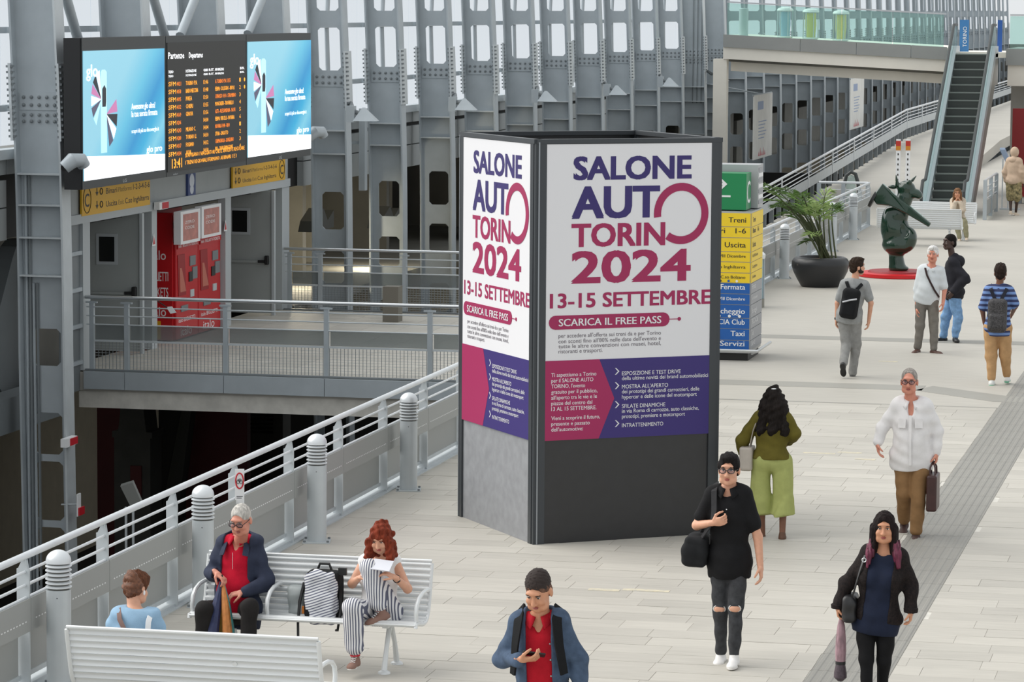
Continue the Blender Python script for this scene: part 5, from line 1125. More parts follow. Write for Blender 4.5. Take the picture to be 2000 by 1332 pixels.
    def hair(s,col,kind='short',len_=.2,tip=None,seed=1,curly=False,w_=1.0,rec=0,vol=0,part=0):
        S=Sdf(); q=s.s*1.05; R=s.HR; E=lambda c,r,k=.02,op='u':S.ell(s.hp(*c),A(r)*q,R,k,op)
        if kind in('short','buzz'):
            t=.012 if kind=='short' else .004
            E((0,.014,.04),(.074+t,.096+t,.087+t*1.2)); E((0,.06,-.03),(.066,.05,.06))
            if kind=='short': E((0,-.05,.105),(.06,.05,.028),.03)
            E((0,-.105,rec-.01),(.064+rec*.1,.075,.080+rec*.3),.012,'s'); E((0,-.06,-.10),(.09,.10,.075),.012,'s')
            for g in(-1,1): E((g*.085,.0,-.02),(.014,.026,.03),.006,'s')
            if kind=='short': S.fold(.006,(75,75,55),seed)
        else:
            E((0,.014,.042),(.086,.112,.1))
            zt=.02; L=len_
            for (x,y) in((.072,.0),(-.072,.0),(.06,.06),(-.06,.06),(0,.085),(.078,-.03),(-.078,-.03)):
                a=s.hp(x,y,.0); b=s.hc+s.HR@(A((x*1.15*w_,y*1.0,0))*q)+A((0,0,-L*q))+s.R@A((0,.02 if y>.01 else -.02,0)); S.cone(a,b,.036*q,(.040 if curly else .026)*q*w_,.025)
            if vol: E((0,.055,-.09),(vol,.11,.15),.04)
            E((0,-.13,-.035+part*.5),(.066-part*.2,.088,.09+part*.5),.012,'s'); E((0,-.11,-.10),(.058,.09,.07),.012,'s')
            S.fold(.010 if curly else .006,(80,80,55) if curly else (120,120,9),seed)
        m=mat('hair_%d_%d_%d'%col,col,.7,0,.45,55,.6,140,stretch=(1,1,.25),spec=.15)
        h=sobj('hair',S.mesh(.0085 if s.vox<.013 else .012),m,s.root)
        if tip is not None:
            pass
        return h
    def top(s,m,e=.02,sleeve=2.0,hem=-.16,name='shirt',open_=0,belly=0,collar=None,neck=.985,se=None,seed=1,fold=.004,cuff=None,vneck=0,ff=(14,14,22)):
        S=Sdf(); q=s.s; j=s.j; se=e if se is None else se
        s.torso(S,e,belly=belly)
        S.ell(s.tp(0,.012,.05),A((.170*s.fat+e,.122*s.fat+e,.15))*q,s.R,.05)
        if hem<-.1:
            S.ell(s.tp(0,.01,(hem+.0)/.52*.55),A((.168*s.fat+e,.118*s.fat+e,.16))*q,s.R,.05)
        for c in 'LR':
            if sleeve<=0: continue
            a,b,w=j['s'+c],j['e'+c],j['w'+c]; u=min(1,sleeve); S.cone(a,a+(b-a)*u,(.050+se*.8)*q,(.041+se*.95)*q,.03)
            if sleeve>1: S.cone(b,b+(w-b)*(sleeve-1)*.97,(.043+se)*q,(.030+se*.8)*q,.02)
        up=s.R[:,2]
        S.cut(s.hm+s.R@A((0,0,hem*q)),-up)
        if fold: S.fold(fold,ff,seed)
        S.cut(s.tp(0,0,neck+.25),up)
        # neck hole
        S.cone(s.tp(0,-.03,1.02),s.tp(0,-.03,1.30),.058*q,.080*q,.01,'s')
        if vneck: S.ell(s.tp(0,-.13,1.02-vneck*.4),A((.026+.06*vneck,.075,.045+vneck*.32))*q,s.R,.01,'s')
        if open_: S.box(s.tp(0,-.2,.45),A((open_,.20,.42))*q,s.R,.02,.012,'s')
        if cuff:
            pass
        o=sobj(name,S.mesh(s.vox),m,s.root)
        if collar:
            b=MB(); v=[];f=[]; N=16
            for k in range(N+1):
                ph=math.radians(14+k*(332/N)); x,y=math.sin(ph),-math.cos(ph); fr=max(0,-y)**2
                v+=[s.tp(.064*x,.066*y-.012,1.15-.045*fr),s.tp((.094+e*.4)*x+(.02 if k in(0,) else -.02 if k==N else 0),(.094+e*.4)*y-.016-.02*fr,1.055-.10*fr)]
            for k in range(N): f.append((2*k,2*k+1,2*k+3,2*k+2))
            b.add(v,f); co=b.build('collar',collar,o,True); md=co.modifiers.new('t','SOLIDIFY'); md.thickness=.01; md.offset=1
        return o
    def bottom(s,m,e=.014,length=1.0,hem_r=None,name='trousers',flare=None,waist=.09,hemcut=None,seed=2,fold=.004,knee=None,ff=(14,14,18)):
        S=Sdf(); q=s.s; j=s.j; fa=s.fat**.5
        S.ell(s.tp(0,.012,.02),A(((.17 if s.fem else .16)*s.fat+e,.116*s.fat+e,.13))*q,s.R,.05); S.cut(s.tp(0,0,.02)+s.R[:,2]*waist*q,s.R[:,2])
        for g in(-1,1): S.ell(s.tp(g*.075,.06,-.05),A((.085,.075,.09))*q,s.R,.04)
        for c in 'LR':
            h,k_,a=j['h'+c],j['k'+c],j['a'+c]; L=min(1,length*2); kr_=(.056+e)*q if knee is None else knee*q
            S.cone(h,h+(k_-h)*L,(.084*fa+e)*q,kr_,.03)
            if length>.5: t=(length-.5)*2; S.cone(k_,k_+(a-k_)*t,kr_,hem_r*q if hem_r else (.042+e)*q,.02)
        if hemcut: S.cut((0,0,hemcut),(0,0,-1))
        if fold: S.fold(fold,ff,seed)
        return sobj(name,S.mesh(s.vox),m,s.root)
    def shoes(s,m,sole=None,dL=None,dR=None,high=False,L=.27):
        q=s.s*(.92 if s.fem else 1)
        for c,d in(('L',dL),('R',dR)):
            a=s.j['a'+c]; d=unit(s.f if d is None else d); up=A((0,0,1)); up=unit(up-d*(up@d)); x=np.cross(d,up); R=np.stack([x,d,up],1)
            S=Sdf(); b=a-up*.05*q
            S.ell(b-d*.035*q,A((.036,.045,.042))*q,R,.03); S.ell(b+d*.07*q-up*.006*q,A((.040,.085,.034))*q,R,.04); S.ell(b+d*.135*q-up*.014*q,A((.043,.055,.027))*q,R,.03); S.cone(b,a+up*(.03 if high else .0)*q,.042*q,.040*q,.03)
            S.cut(b-up*.03*q,-up); o=sobj('shoe',S.mesh(min(.009,s.vox)),m,s.root)
            T=Sdf(); T.ell(b-d*.04*q-up*.028*q,A((.040,.048,.016))*q,R,.02); T.ell(b+d*.10*q-up*.028*q,A((.047,.095,.016))*q,R,.03); T.cut(b-up*.036*q,-up); T.cut(b-up*.018*q,up)
            sobj('sole',T.mesh(min(.008,s.vox)),sole or BLACK,o)
    def strap(s,pts,m,w_=.03,t=.008,name='strap',parent=None):
        b=MB(); P=[Vector(A(p)) for p in pts]; v=[];f=[]
        for i,p in enumerate(P):
            d=(P[min(len(P)-1,i+1)]-P[max(0,i-1)]).normalized(); out=Vector(A(p)-s.hm); out=(out-d*out.dot(d)); out.z*=.2; out.normalize(); x=d.cross(out).normalized()*w_/2; n=out*t
            v+=[p-x,p+x,p+x+n,p-x+n]
        for i in range(len(P)-1):
            a=i*4
            for k in range(4): f.append((a+k,a+(k+1)%4,a+4+(k+1)%4,a+4+k))
        f+=[(3,2,1,0),tuple(len(v)-4+k for k in range(4))]; b.add(v,f); return b.build(name,m,parent or s.root,True)
def bagthing(name,label,cat,loc): return thing(name,label,cat,loc)
SK=lambda n,c:mat('skin_'+n,c,.5,0,.06,30)
# ================================================================ people
LT=SK('light',(214,160,132)); TAN=SK('tan',(196,140,108)); OLV=SK('olive',(186,132,100)); PNK=SK('ruddy',(208,140,118)); DRK=SK('dark',(64,44,36)); BRN=SK('brown',(120,80,60))
def cloth(n,c,var=.12,sc=14,b=.25): return mat('cloth_'+n,c,.85,0,var,sc,b,220,spec=.2)
# --- young man in black polo
g=gp(1420,1296); f=Fig('young man in a black polo and ripped dark jeans carrying a shoulder bag',g,.0,1.80,.010,LT,face=-.02,pitch=.06,
 J=dict(head=(1424,917,-.02),sR=(1385,966,0),sL=(1463,968,0),eR=(1361,1026,-.02),wR=(1393,1021,-.17),eL=(1480,1048,0),wL=(1485,1106,-.06),hR=(1407,1096,0),hL=(1442,1096,0),kR=(1407,1188,-.02),kL=(1437,1187,-.08),aR=(1408,1275,.12),aL=(1434,1281,-.12)))
f.body(hands=dict(R=dict(d=(.9,-.3,.25),n=(0,.9,.3),curl=1.15),L=dict(curl=.55)))
f.face(brow=(30,24,22),glasses=(24,22,24)); f.hair((26,22,22),'short',seed=3)
BP=cloth('black_polo',(26,26,28)); f.top(BP,.018,.72,-.14,'polo_shirt',collar=BP,se=.022); f.bottom(cloth('charcoal_denim',(62,63,66),.25,20),.008,.97,.047,'jeans')
f.shoes(mat('white_leather',(232,230,228),.5),mat('white_rubber',(222,220,216),.6))
for c in 'LR':
    k=f.j['k'+c]; R_=Matrix.Identity(3); m=MB(); m.ellipsoid(Vector(k+f.f*.054*f.s),(.048,.018,.03),12,8); m.build('ripped_knee',LT,f.root,True)
    m=MB(); m.tube([Vector(k+f.f*.064*f.s+A((.05*math.cos(a),.012,.03*math.sin(a)+.004))) for a in [i*math.pi/7 for i in range(14)]],.006,5,closed=True); m.build('frayed_edge',mat('frayed_white',(206,204,200),.9),f.root,True)
m=MB(); m.ellipsoid(Vector(f.tp(.0,-.14,.82)),(.006,.004,.006),6,4); m.build('polo_button',WHITE,f.root)
bg_=thing('shoulder_bag','black padded shoulder bag hanging at the hip of the man in the black polo','bag',g+Vector(f.tp(-.27,.02,.2)))
S=Sdf(); c=f.tp(-.27,.02,.16); S.box(c,A((.10,.17,.13)),None,.05,.04); S.box(c+A((-.05,-.08,-.02)),A((.06,.10,.09)),None,.04,.04); S.fold(.006,(22,22,22),5); V_,Q_=S.mesh(.012); bo_=sobj('bag_body',(V_-A(bg_.location-g),Q_),cloth('bag_black',(34,35,37)),bg_)
f2=[f.tp(-.26,.09,.3),f.tp(-.15,.10,.95),f.tp(-.11,.03,1.17),f.tp(-.11,-.08,1.08),f.tp(-.10,-.14,.80),f.tp(-.12,-.15,.60),f.tp(-.24,-.08,.30)]
st_=f.strap(f2,cloth('strap_dark',(48,48,50)),.05,.01,'bag_strap',bg_); st_.location-=bg_.location-g
# --- woman in green seen from behind
g=gp(1512,1050); f=Fig('woman in olive top and wide lime green trousers walking away, long dark curly hair',g,math.pi+.1,1.65,.011,BRN,fem=True,fat=1.08,
 J=dict(head=(1511,778,0),sL=(1476,817,0),sR=(1541,817,0),eL=(1450,862,.02),wL=(1452,892,.10),eR=(1551,847,0),wR=(1540,862,.22),hL=(1484,900,0),hR=(1528,900,0),kL=(1486,975,0),kR=(1530,975,0),aL=(1489,1046,.05),aR=(1528,1042,-.06)))
f.body(); f.face(); f.hair((30,25,23),'long',.33,curly=True,seed=4,w_=1.7,vol=.15)
OL=cloth('olive_knit',(98,90,36)); f.top(OL,.026,1.9,.03,'blouse',se=.036); LG=cloth('lime_linen',(166,172,106),.08); f.bottom(LG,.026,.86,.155,'wide_trousers',waist=.13,knee=.115,fold=.009,ff=(26,26,6),hemcut=.25)
f.shoes(mat('sandal_brown',(96,66,50),.6),BLACK)
m=MB(); m.ellipsoid(Vector(f.hp(0,.075,.11)),(.035,.02,.008),8,5); m.build('hair_clip',WHITE,f.root,True)
bg_=thing('handbag','pale grey handbag hanging from the shoulder of the woman in green','handbag',g+Vector(f.tp(.27,.0,.05))); S=Sdf(); c=A((0,0,0)); S.box(c,A((.07,.13,.13)),None,.03,.03); S.cut(c+A((0,0,.12)),(0,0,1)); sobj('bag_body',S.mesh(.012),mat('grey_leather',(176,168,158),.5,0,.06,12),bg_)
o=f.strap([f.tp(.25,.03,.2),f.tp(.20,.08,.7),f.tp(.14,.06,1.08),f.tp(.13,-.06,1.06),f.tp(.22,-.08,.5),f.tp(.25,-.04,.2)],mat('grey_leather',(176,168,158),.5),.025,.008,'bag_strap',bg_); o.location-=bg_.location-g
# --- man in white shirt with briefcase
g=gp(1782,1046); f=Fig('older man in a loose white shirt and khaki trousers carrying a brown briefcase',g,.02,1.82,.011,PNK,fat=1.12,face=.0,pitch=.05,
 J=dict(head=(1776,745,-.04),sR=(1745,794,0),sL=(1817,794,0),eR=(1724,836,-.02),wR=(1714,866,-.1),eL=(1831,842,.03),wL=(1829,884,-.02),hR=(1764,893,0),hL=(1798,893,0),kR=(1766,962,-.04),kL=(1794,966,-.1),aR=(1766,1018,.28),aL=(1789,1042,-.1)))
f.body(hands=dict(L=dict(d=(0,0,-1),curl=.95),R=dict(d=(.15,-.2,-1),curl=.5))); f.face(brow=(120,104,96),glasses=(60,30,34),lip=(160,92,84)); f.hair((150,144,138),'buzz',rec=.03)
WS=cloth('white_linen',(228,226,226),.05); f.top(WS,.034,1.96,-.13,'shirt',belly=1.12,collar=WS,se=.024,vneck=.11,fold=.005); f.bottom(cloth('khaki',(138,106,72),.1),.022,.95,.066,'trousers'); f.shoes(mat('brown_suede',(74,52,48),.7),BLACK,dR=(0,-.9,-.35))
for sg in(-1,1): m=MB(); m.cbox((0,0,0),(.085,.008,.095),Matrix.Translation(Vector(f.tp(sg*.085,-.152,.70)))@Matrix(f.R.tolist()).to_4x4()@Matrix.Rotation(sg*.35,4,'Z')@Matrix.Rotation(-.12,4,'X')); m.build('chest_pocket',WS,f.root)
f.strap([f.tp(0,-.16,.86),f.tp(0,-.178,.6),f.tp(0,-.19,.35),f.tp(0,-.185,.1),f.tp(0,-.175,-.12)],WS,.03,.006,'button_placket')
c=f.grip['L']; bg_=thing('briefcase','dark brown leather briefcase held by the man in the white shirt','briefcase',g+Vector(c)+Vector((0,0,-.52))); LE=mat('dark_brown_leather',(62,36,34),.4,0,.15,10)
S=Sdf(); S.box((0,0,.2),A((.055,.19,.19)),None,.02,.02); sobj('case_body',S.mesh(.012),LE,bg_)
for sg in(-1,1): m=MB(); m.tube([(sg*.03,-.09,.36),(sg*.025,-.08,.46),(sg*.005,-.03,.515),(sg*.005,.03,.515),(sg*.025,.08,.46),(sg*.03,.09,.36)],.009,6); m.build('handle',LE,bg_,True)
# --- woman with pink tipped hair
g=onY(1707,1300,26.0); g.z=0; f=Fig('woman with magenta tipped hair, navy top and black lace jacket holding an umbrella',g,.02,1.62,.010,TAN,fem=True,fat=1.12,face=.05,pitch=.02,
 J=dict(head=(1727,1032,-.02),sR=(1689,1084,0),sL=(1763,1086,0),eR=(1655,1138,.02),wR=(1637,1184,-.04),eL=(1779,1140,.03),wL=(1779,1192,-.04),hR=(1690,1208,0),hL=(1732,1208,0),kR=(1692,1288,-.06),kL=(1727,1290,0),aR=(1694,1366,-.1),aL=(1722,1360,.12)))
f.body(hands=dict(R=dict(d=(.05,-.1,-1),curl=1.0),L=dict(d=(0,-.1,-1),curl=.7))); f.face(brow=(30,22,22),lip=(158,84,80)); f.hair((30,22,22),'long',.22,seed=6,w_=1.0,part=.035)
S=Sdf(); 
for sg in(-1,1):
    for y in(.02,-.02,-.06): S.cone(f.hp(sg*.092,y*.6,-.10),f.hp(sg*.112,y*.8-.03,-.2),.026*f.s,.034*f.s,.02); S.cone(f.hp(sg*.112,y*.8-.03,-.2),f.hp(sg*.125,y*.6-.06,-.30),.034*f.s,.014*f.s,.02)
S.fold(.006,(130,130,9),3); sobj('dyed_hair_tips',S.mesh(.009),mat('magenta_hair',(98,32,58),.6,0,.5,60,.3,120,stretch=(1,1,.2)),f.root)
f.top(cloth('navy_jersey',(30,37,56)),.016,0,-.13,'camisole',neck=.80); S=None
LACE=mat('black_lace',(20,18,19),.85,0,.5,55,.3,120,vc=(44,37,36),spec=.15); f.top(LACE,.027,1.93,-.02,'lace_jacket',open_=.105,se=.028,fold=.006); f.bottom(cloth('black_leggings',(22,22,24)),.006,.98,.042,'leggings'); f.shoes(BLACK)
for c_,sg in(('L',1),('R',-1)):
    w=f.j['w'+c_]; m=MB(); m.lathe([(.03,-.02),(.055,-.015),(.058,.015),(.036,.03)],14,Vector(w)); m.build('ruffled_cuff',LACE,f.root,True)
    m=MB(); m.ellipsoid(Vector(f.hp(sg*.082,-.0,-.048)),(.006,.006,.008),6,5); m.build('earring',WHITE,f.root,True)
bg_=thing('shoulder_bag','black leather shoulder bag under the arm of the woman with magenta hair','bag',g+Vector(f.tp(-.23,.0,.12))); S=Sdf(); S.box((0,0,0),A((.055,.14,.11)),None,.04,.03); S.fold(.005,(24,24,24),2); sobj('bag_body',S.mesh(.011),mat('black_leather',(30,30,32),.4),bg_)
o=f.strap([f.tp(-.22,.03,.25),f.tp(-.19,.07,.7),f.tp(-.15,.05,1.08),f.tp(-.145,-.07,1.03),f.tp(-.17,-.13,.75),f.tp(-.22,-.08,.25)],mat('black_leather',(30,30,32),.4),.02,.008,'bag_strap',bg_); o.location-=bg_.location-g
m=MB(); m.tube([Vector(f.tp(-.15,-.135,.93)+A((.016*math.cos(a),-.004,.016*math.sin(a))))-(bg_.location-g) for a in [i*math.pi/6 for i in range(12)]],.004,5,closed=True); m.build('ring',CHROME,bg_,True)
c=f.grip['R']; um=thing('folded_umbrella','folded mauve umbrella held pointing down by the woman with magenta hair','umbrella',g+Vector(c)); UM=mat('mauve_nylon',(150,120,128),.5,0,.35,40,.3,60,stretch=(1,1,.3)); UB=mat('umbrella_border',(70,58,66),.5,0,.3,60)
m=MB(); m.tube([(0,0,.09),(0,0,-.02)],[.014,.012],8); m.build('handle',BLACK,um,True)
m=MB(); m.lathe([(.016,-.02),(.03,-.08),(.04,-.18),(.044,-.28),(.04,-.36)][::-1],12); m.build('canopy',UM,um,True)
m=MB(); m.lathe([(.041,-.385),(.041,-.36)],12); m.build('fastening_band',BLACK,um,True)
m=MB(); m.lathe([(.02,-.52),(.052,-.49),(.05,-.45),(.038,-.385)],12); m.build('canopy_hem',UB,um,True); m=MB(); m.tube([(0,0,-.5),(0,0,-.58)],.006,6); m.build('tip',CHROME,um)
# --- young man with phone, red polo and denim shirt
g=onY(1060,1300,21.4); g.z=0; f=Fig('young man in a red polo under an open denim shirt looking down at his phone',g,-.12,1.78,.009,TAN,face=-.18,pitch=.50,
 J=dict(head=(1052,1154,-.07),sR=(1008,1219,0),sL=(1102,1219,.02),eR=(984,1286,.06),wR=(1018,1287,-.20),eL=(1131,1290,.04),wL=(1136,1362,-.04),hR=(1040,1375,0),hL=(1080,1375,0)))
f.body(hands=dict(R=dict(d=(.95,-.25,.1),n=(.1,.35,.9),curl=.75))); f.face(brow=(26,20,18),lip=(160,90,84)); f.hair((104,76,62),'buzz')
S=Sdf(); R=f.HR; S.ell(f.hp(0,.016,.055),A((.083,.103,.092)),R,.02); S.ell(f.hp(0,-.10,.0),A((.068,.07,.072)),R,.012,'s'); S.cut(f.hp(0,0,.018),-R[:,2]); S.fold(.0035,(150,150,150),2); sobj('cropped_hair',S.mesh(.008),mat('hair_crop',(44,34,31),.85,0,.2,90),f.root)
RP=cloth('red_polo',(176,24,40)); f.top(RP,.012,0,-.25,'polo_shirt',collar=RP,vneck=.035); DN=cloth('denim_blue',(72,88,110),.22,18); f.top(DN,.034,1.93,-.26,'denim_shirt',open_=.085,se=.024,fold=.007,collar=None); f.bottom(cloth('dark_jeans',(40,46,60)),.012,.97,.05,'jeans'); f.shoes(BLACK)
for sg in(-1,1):
    f.strap([f.tp(sg*.13,.13,.8),f.tp(sg*.125,.11,1.08),f.tp(sg*.12,.02,1.20),f.tp(sg*.125,-.10,1.08),f.tp(sg*.14,-.155,.80),f.tp(sg*.165,-.14,.42)],cloth('strap_black',(24,25,27)),.065,.014,'backpack_strap')
    for t_ in(.2,.4,.6,.8): m=MB(); m.ellipsoid(Vector(f.tp(.085,-.155,t_)),(.007,.005,.007),6,4); m.build('shirt_button',CHROME,f.root)
S=Sdf(); S.box(f.tp(0,.21,.55),A((.15,.08,.22)),f.R,.06,.03); sobj('backpack',S.mesh(.014),cloth('strap_black',(24,25,27)),f.root)
c=f.grip['R']; ph=thing('mobile_phone','dark mobile phone in the hand of the man in the red polo','phone',g+Vector(c)); m=MB(); Rm=Matrix.Rotation(-.5,4,'X')@Matrix.Rotation(.3,4,'Z'); m.bbox((-.075,-.036,0),(.075,.036,.01),.003,Rm); m.build('phone_body',BLACK,ph); m=MB(); m.box((-.07,-.032,.01),(.07,.032,.0105),Rm); m.build('phone_screen',mat('phone_glass',(44,46,52),.15),ph)
# --- seated grey haired man
def seat(px,Y): p=onY(px,1200,Y); return Vector((p.x,Y,0))
g=seat(462,26.70); f=Fig('grey haired man in a navy jacket and red polo seated with an umbrella',g,.02,1.74,.010,PNK,fat=1.12,face=-.15,pitch=.38,
 J=dict(head=(471,1015,-.1),sR=(430,1065,.12),sL=(505,1062,.12),eR=(416,1121,.02),wR=(423,1120,-.25),eL=(521,1139,.04),wL=(474,1157,-.22),hR=(438,1195,.0),hL=(484,1195,.0),kR=(398,1190,-.42),kL=(488,1186,-.42),aR=(396,1290,-.42),aL=(482,1290,-.42)))
f.body(hands=dict(R=dict(d=(.75,-.35,-.4),n=(0,-.2,-1),curl=.9),L=dict(d=(-.85,-.4,-.15),n=(0,.2,-1),curl=.8))); f.face(brow=(120,112,106),glasses=(46,34,36),lip=(164,100,92)); f.hair((186,182,176),'buzz',rec=.012)
RP2=cloth('red_pique',(186,18,46)); f.top(RP2,.014,0,-.06,'polo_shirt',belly=1.2,collar=RP2,vneck=.06); JN=cloth('navy_jacket',(52,58,76),.14); jk=f.top(JN,.034,1.96,-.14,'jacket',open_=.115,se=.026,belly=1.05,fold=.008); f.bottom(cloth('black_trousers',(38,36,36)),.018,.97,.062,'trousers'); f.shoes(BLACK)
m=MB(); m.box((-.001,-.002,0),(.001,.002,.14),Matrix.Translation(f.tp(.0,-.155,.62))); m.build('zip_line',WHITE,f.root)
for sg in(-1,1): f.strap([f.tp(sg*.09,.02,1.1),f.tp(sg*.095,-.09,1.0),f.tp(sg*.105,-.15,.82)],JN,.05,.01,'jacket_lapel')
um=thing('patterned_umbrella','navy, orange and teal folded umbrella between the knees of the seated man','umbrella',g+Vector(A((0,-.42,.0))))
a=Vector(f.grip['R'])-(um.location-g); e=Vector((a.x+.06,-.02,.06)); 
for i,(col,off,rr) in enumerate((((44,52,88),(-.045,-.03,0),.05),((150,120,50),(-.02,.03,-.0),.04),((196,126,66),(.03,-.02,0),.042),((66,140,140),(.035,.01,0),.04),((150,120,50),(.0,.03,0),.04))):
    m=MB(); o_=Vector(off); m.tube([a+o_*.2,a.lerp(e,.3)+o_,a.lerp(e,.6)+o_*1.6,a.lerp(e,.95)+o_*1.9],[.012,rr*.8,rr,rr*.95],8); m.build('folded_panel',mat('umbrella_panel_%d'%i,col,.6,0,.2,25),um,True)
m=MB(); m.tube([a+Vector((0,0,.06)),e],.007,6); m.build('shaft',BLACK,um)
# --- red haired woman with notebook
g=seat(742,26.70); f=Fig('red haired woman in a white sleeveless top and striped trousers writing on the bench',g,-.03,1.68,.010,LT,fem=True,face=-.08,pitch=.45,
 J=dict(head=(744,1050,-.1),sR=(705,1098,.1),sL=(778,1098,.1),eR=(688,1140,.02),wR=(700,1130,-.2),eL=(796,1150,.0),wL=(772,1128,-.22),hR=(718,1197,.0),hL=(764,1197,.0),kR=(688,1187,-.42),kL=(722,1112,-.22),aR=(694,1285,-.38),aL=(745,1196,-.20)))
f.body(hands=dict(R=dict(d=(.75,-.1,.45),n=(0,-.1,-1),curl=.9),L=dict(d=(-.85,-.15,.4),n=(0,.2,-1),curl=.6))); f.face(brow=(110,56,36),lip=(176,92,88)); f.hair((122,52,34),'long',.15,curly=True,seed=9,w_=1.1)
WT=cloth('white_cotton',(232,232,232),.04); f.top(WT,.016,0,-.08,'sleeveless_top',vneck=.12); ST=stripes('navy_white_stripe',(226,226,228),(88,92,112),.021,0,.42); f.bottom(ST,.02,.88,.085,'striped_trousers',knee=.088); f.shoes(mat('taupe_canvas',(140,108,96),.8),mat('white_rubber',(222,220,216),.6),dL=(-.75,-.6,-.2),high=True)
for c_ in 'LR': a=f.j['a'+c_]; k=f.j['k'+c_]; m=MB(); d_=unit(k-a); m.tube([Vector(a+d_*.02),Vector(a+d_*.075)],[.042,.04],12); m.build('red_sock',mat('red_sock',(196,34,52),.8),f.root,True)
for c_,d_ in(('R',A((0,-1,0))),('L',unit(A((-.75,-.6,-.2))))):
    a=f.j['a'+c_]; u_=A((0,0,1)); u_=unit(u_-d_*(u_@d_)); x_=np.cross(d_,u_)
    for i in range(5): p_=a+d_*(.035+.017*i)+u_*(.012-.011*i); m=MB(); m.tube([Vector(p_-x_*.02),Vector(p_+u_*.006),Vector(p_+x_*.02)],.004,5); m.build('shoe_lace',WHITE,f.root,True)
m=MB(); w=f.j['wL']; m.tube([Vector(w+unit(f.j['eL']-w)*.03+A((.03*math.cos(a),0,.03*math.sin(a)))) for a in [i*math.pi/8 for i in range(16)]],.006,6,closed=True); m.cbox(Vector(w+unit(f.j['eL']-w)*.03+A((.025,-.02,.0))),(.02,.03,.035)); m.build('wrist_watch',BLACK,f.root)
c=onY(742,1112,26.40)-g; nb=thing('notebook','open white paper pad on the raised knee of the red haired woman','notebook',g+c); m=MB(); m.box((-.085,-.004,-.01),(.085,.004,.11),Matrix.Rotation(-.95,4,'X')@Matrix.Rotation(.12,4,'Y')); m.build('pages',mat('paper_white',(222,224,232),.8),nb)
# --- backpack with striped shirt on the bench
p=onY(632,1200,26.72); bp=thing('black_backpack','black backpack standing on the bench between the two seated people','backpack',(p.x,26.72,.40)); S=Sdf(); S.box((0,0,.19),A((.155,.12,.21)),None,.07,.03); S.box((0,-.1,.12),A((.115,.06,.11)),None,.04,.03); S.fold(.004,(22,22,22),3); sobj('pack_body',S.mesh(.012),cloth('pack_black',(30,31,33)),bp)
for x,z in((-.15,.1),(.16,.05)): m=MB(); m.tube([(x,-.06,z+.2),(x*1.15,-.12,z+.05),(x*1.1,-.2,z-.12),(x*1.05,-.22,-.16 if x<0 else -.06)],[.014,.014,.011,.011],6); m.build('hanging_strap',BLACK,bp,True)
m=MB(); m.tube([(-.06,.03,.4),(-.04,.03,.45),(.04,.03,.45),(.06,.03,.4)],.012,6); m.build('grab_handle',BLACK,bp,True); m=MB(); m.cbox((.17,-.02,.40),(.07,.03,.06)); m.build('buckle_pad',BLACK,bp)
m=MB(); m.cbox((-.155,-.07,.07),(.02,.03,.06)); m.build('orange_tag',mat('tag_orange',(206,120,40),.6),bp)
dr=thing('striped_shirt','navy and white striped shirt draped over the black backpack','shirt',(p.x,26.72,.40)); S=Sdf(); S.box((0.01,-.02,.23),A((.14,.15,.20)),None,.07,.03); S.box((.03,-.15,.10),A((.11,.035,.13)),None,.03,.03); S.box((.0,.0,.08),A((.2,.125,.25)),None,.05,.01,'s') if False else None; S.cut((0,-.035,0),(0,1,.25)); S.fold(.007,(26,26,14),8); sobj('draped_cloth',S.mesh(.01),stripes('shirt_stripe',(224,225,228),(104,108,128),.022,2,.40,rot=.35),dr)
p=onY(578,1190,26.78); pbag=thing('plastic_bag','crumpled translucent carrier bag on the bench beside the armrest','bag',(p.x,26.80,.40)); S=Sdf(); S.box((0,0,.12),A((.075,.06,.12)),None,.04,.03); S.fold(.012,(30,30,30),4); sobj('bag_film',S.mesh(.011),glassmat('carrier_film',(206,212,212),.6,rough=.3),pbag)
# --- woman in blue seen from behind on the near bench
g=seat(263,23.68); f=Fig('auburn haired woman in a light blue shirt sitting with her back to the camera',g,math.pi,1.64,.010,LT,fem=True,fat=1.12,face=math.pi-.35,pitch=.35,
 J=dict(head=(266,1148,.08),sL=(222,1207,0),sR=(308,1207,0),eL=(213,1262,.06),eR=(318,1262,.06),wL=(235,1290,.3),wR=(295,1290,.3),hL=(243,1300,.05),hR=(285,1300,.05),kL=(240,1290,.5),kR=(290,1290,.5),aL=(240,1360,.52),aR=(290,1360,.52)))
f.body(); f.hair((92,56,38),'short',seed=12); S=Sdf(); S.ell(f.hp(0,.055,.01),A((.085,.075,.09)),f.HR,.03); S.ell(f.hp(-.0,.09,.075),A((.05,.045,.045)),f.HR,.03); S.fold(.008,(60,60,60),5); sobj('hair_bun',S.mesh(.009),mat('auburn_hair',(104,64,42),.6,0,.4,50,.5,90),f.root)
LB=cloth('light_blue_cotton',(148,180,206),.06); f.top(LB,.026,1.2,-.14,'blue_shirt',se=.03,fold=.007); f.bottom(cloth('dark_jeans',(40,46,60)),.014,.97,.055,'jeans'); f.shoes(BLACK)
f.strap([f.tp(.13,.04,1.20),f.tp(.09,.14,1.06),f.tp(0,.185,.72),f.tp(-.09,.185,.45)],mat('tan_strap',(124,96,88),.6),.035,.008,'bag_strap'); f.strap([f.tp(-.14,.03,1.18),f.tp(-.15,.13,1.06),f.tp(-.155,.17,.75),f.tp(-.155,.17,.45)],WHITE,.04,.008,'white_strap')
m=MB(); m.ellipsoid(Vector(f.hp(-.088,-.0,-.03)),(.008,.014,.02),8,6); m.build('face_mask_loop',WHITE,f.root,True)
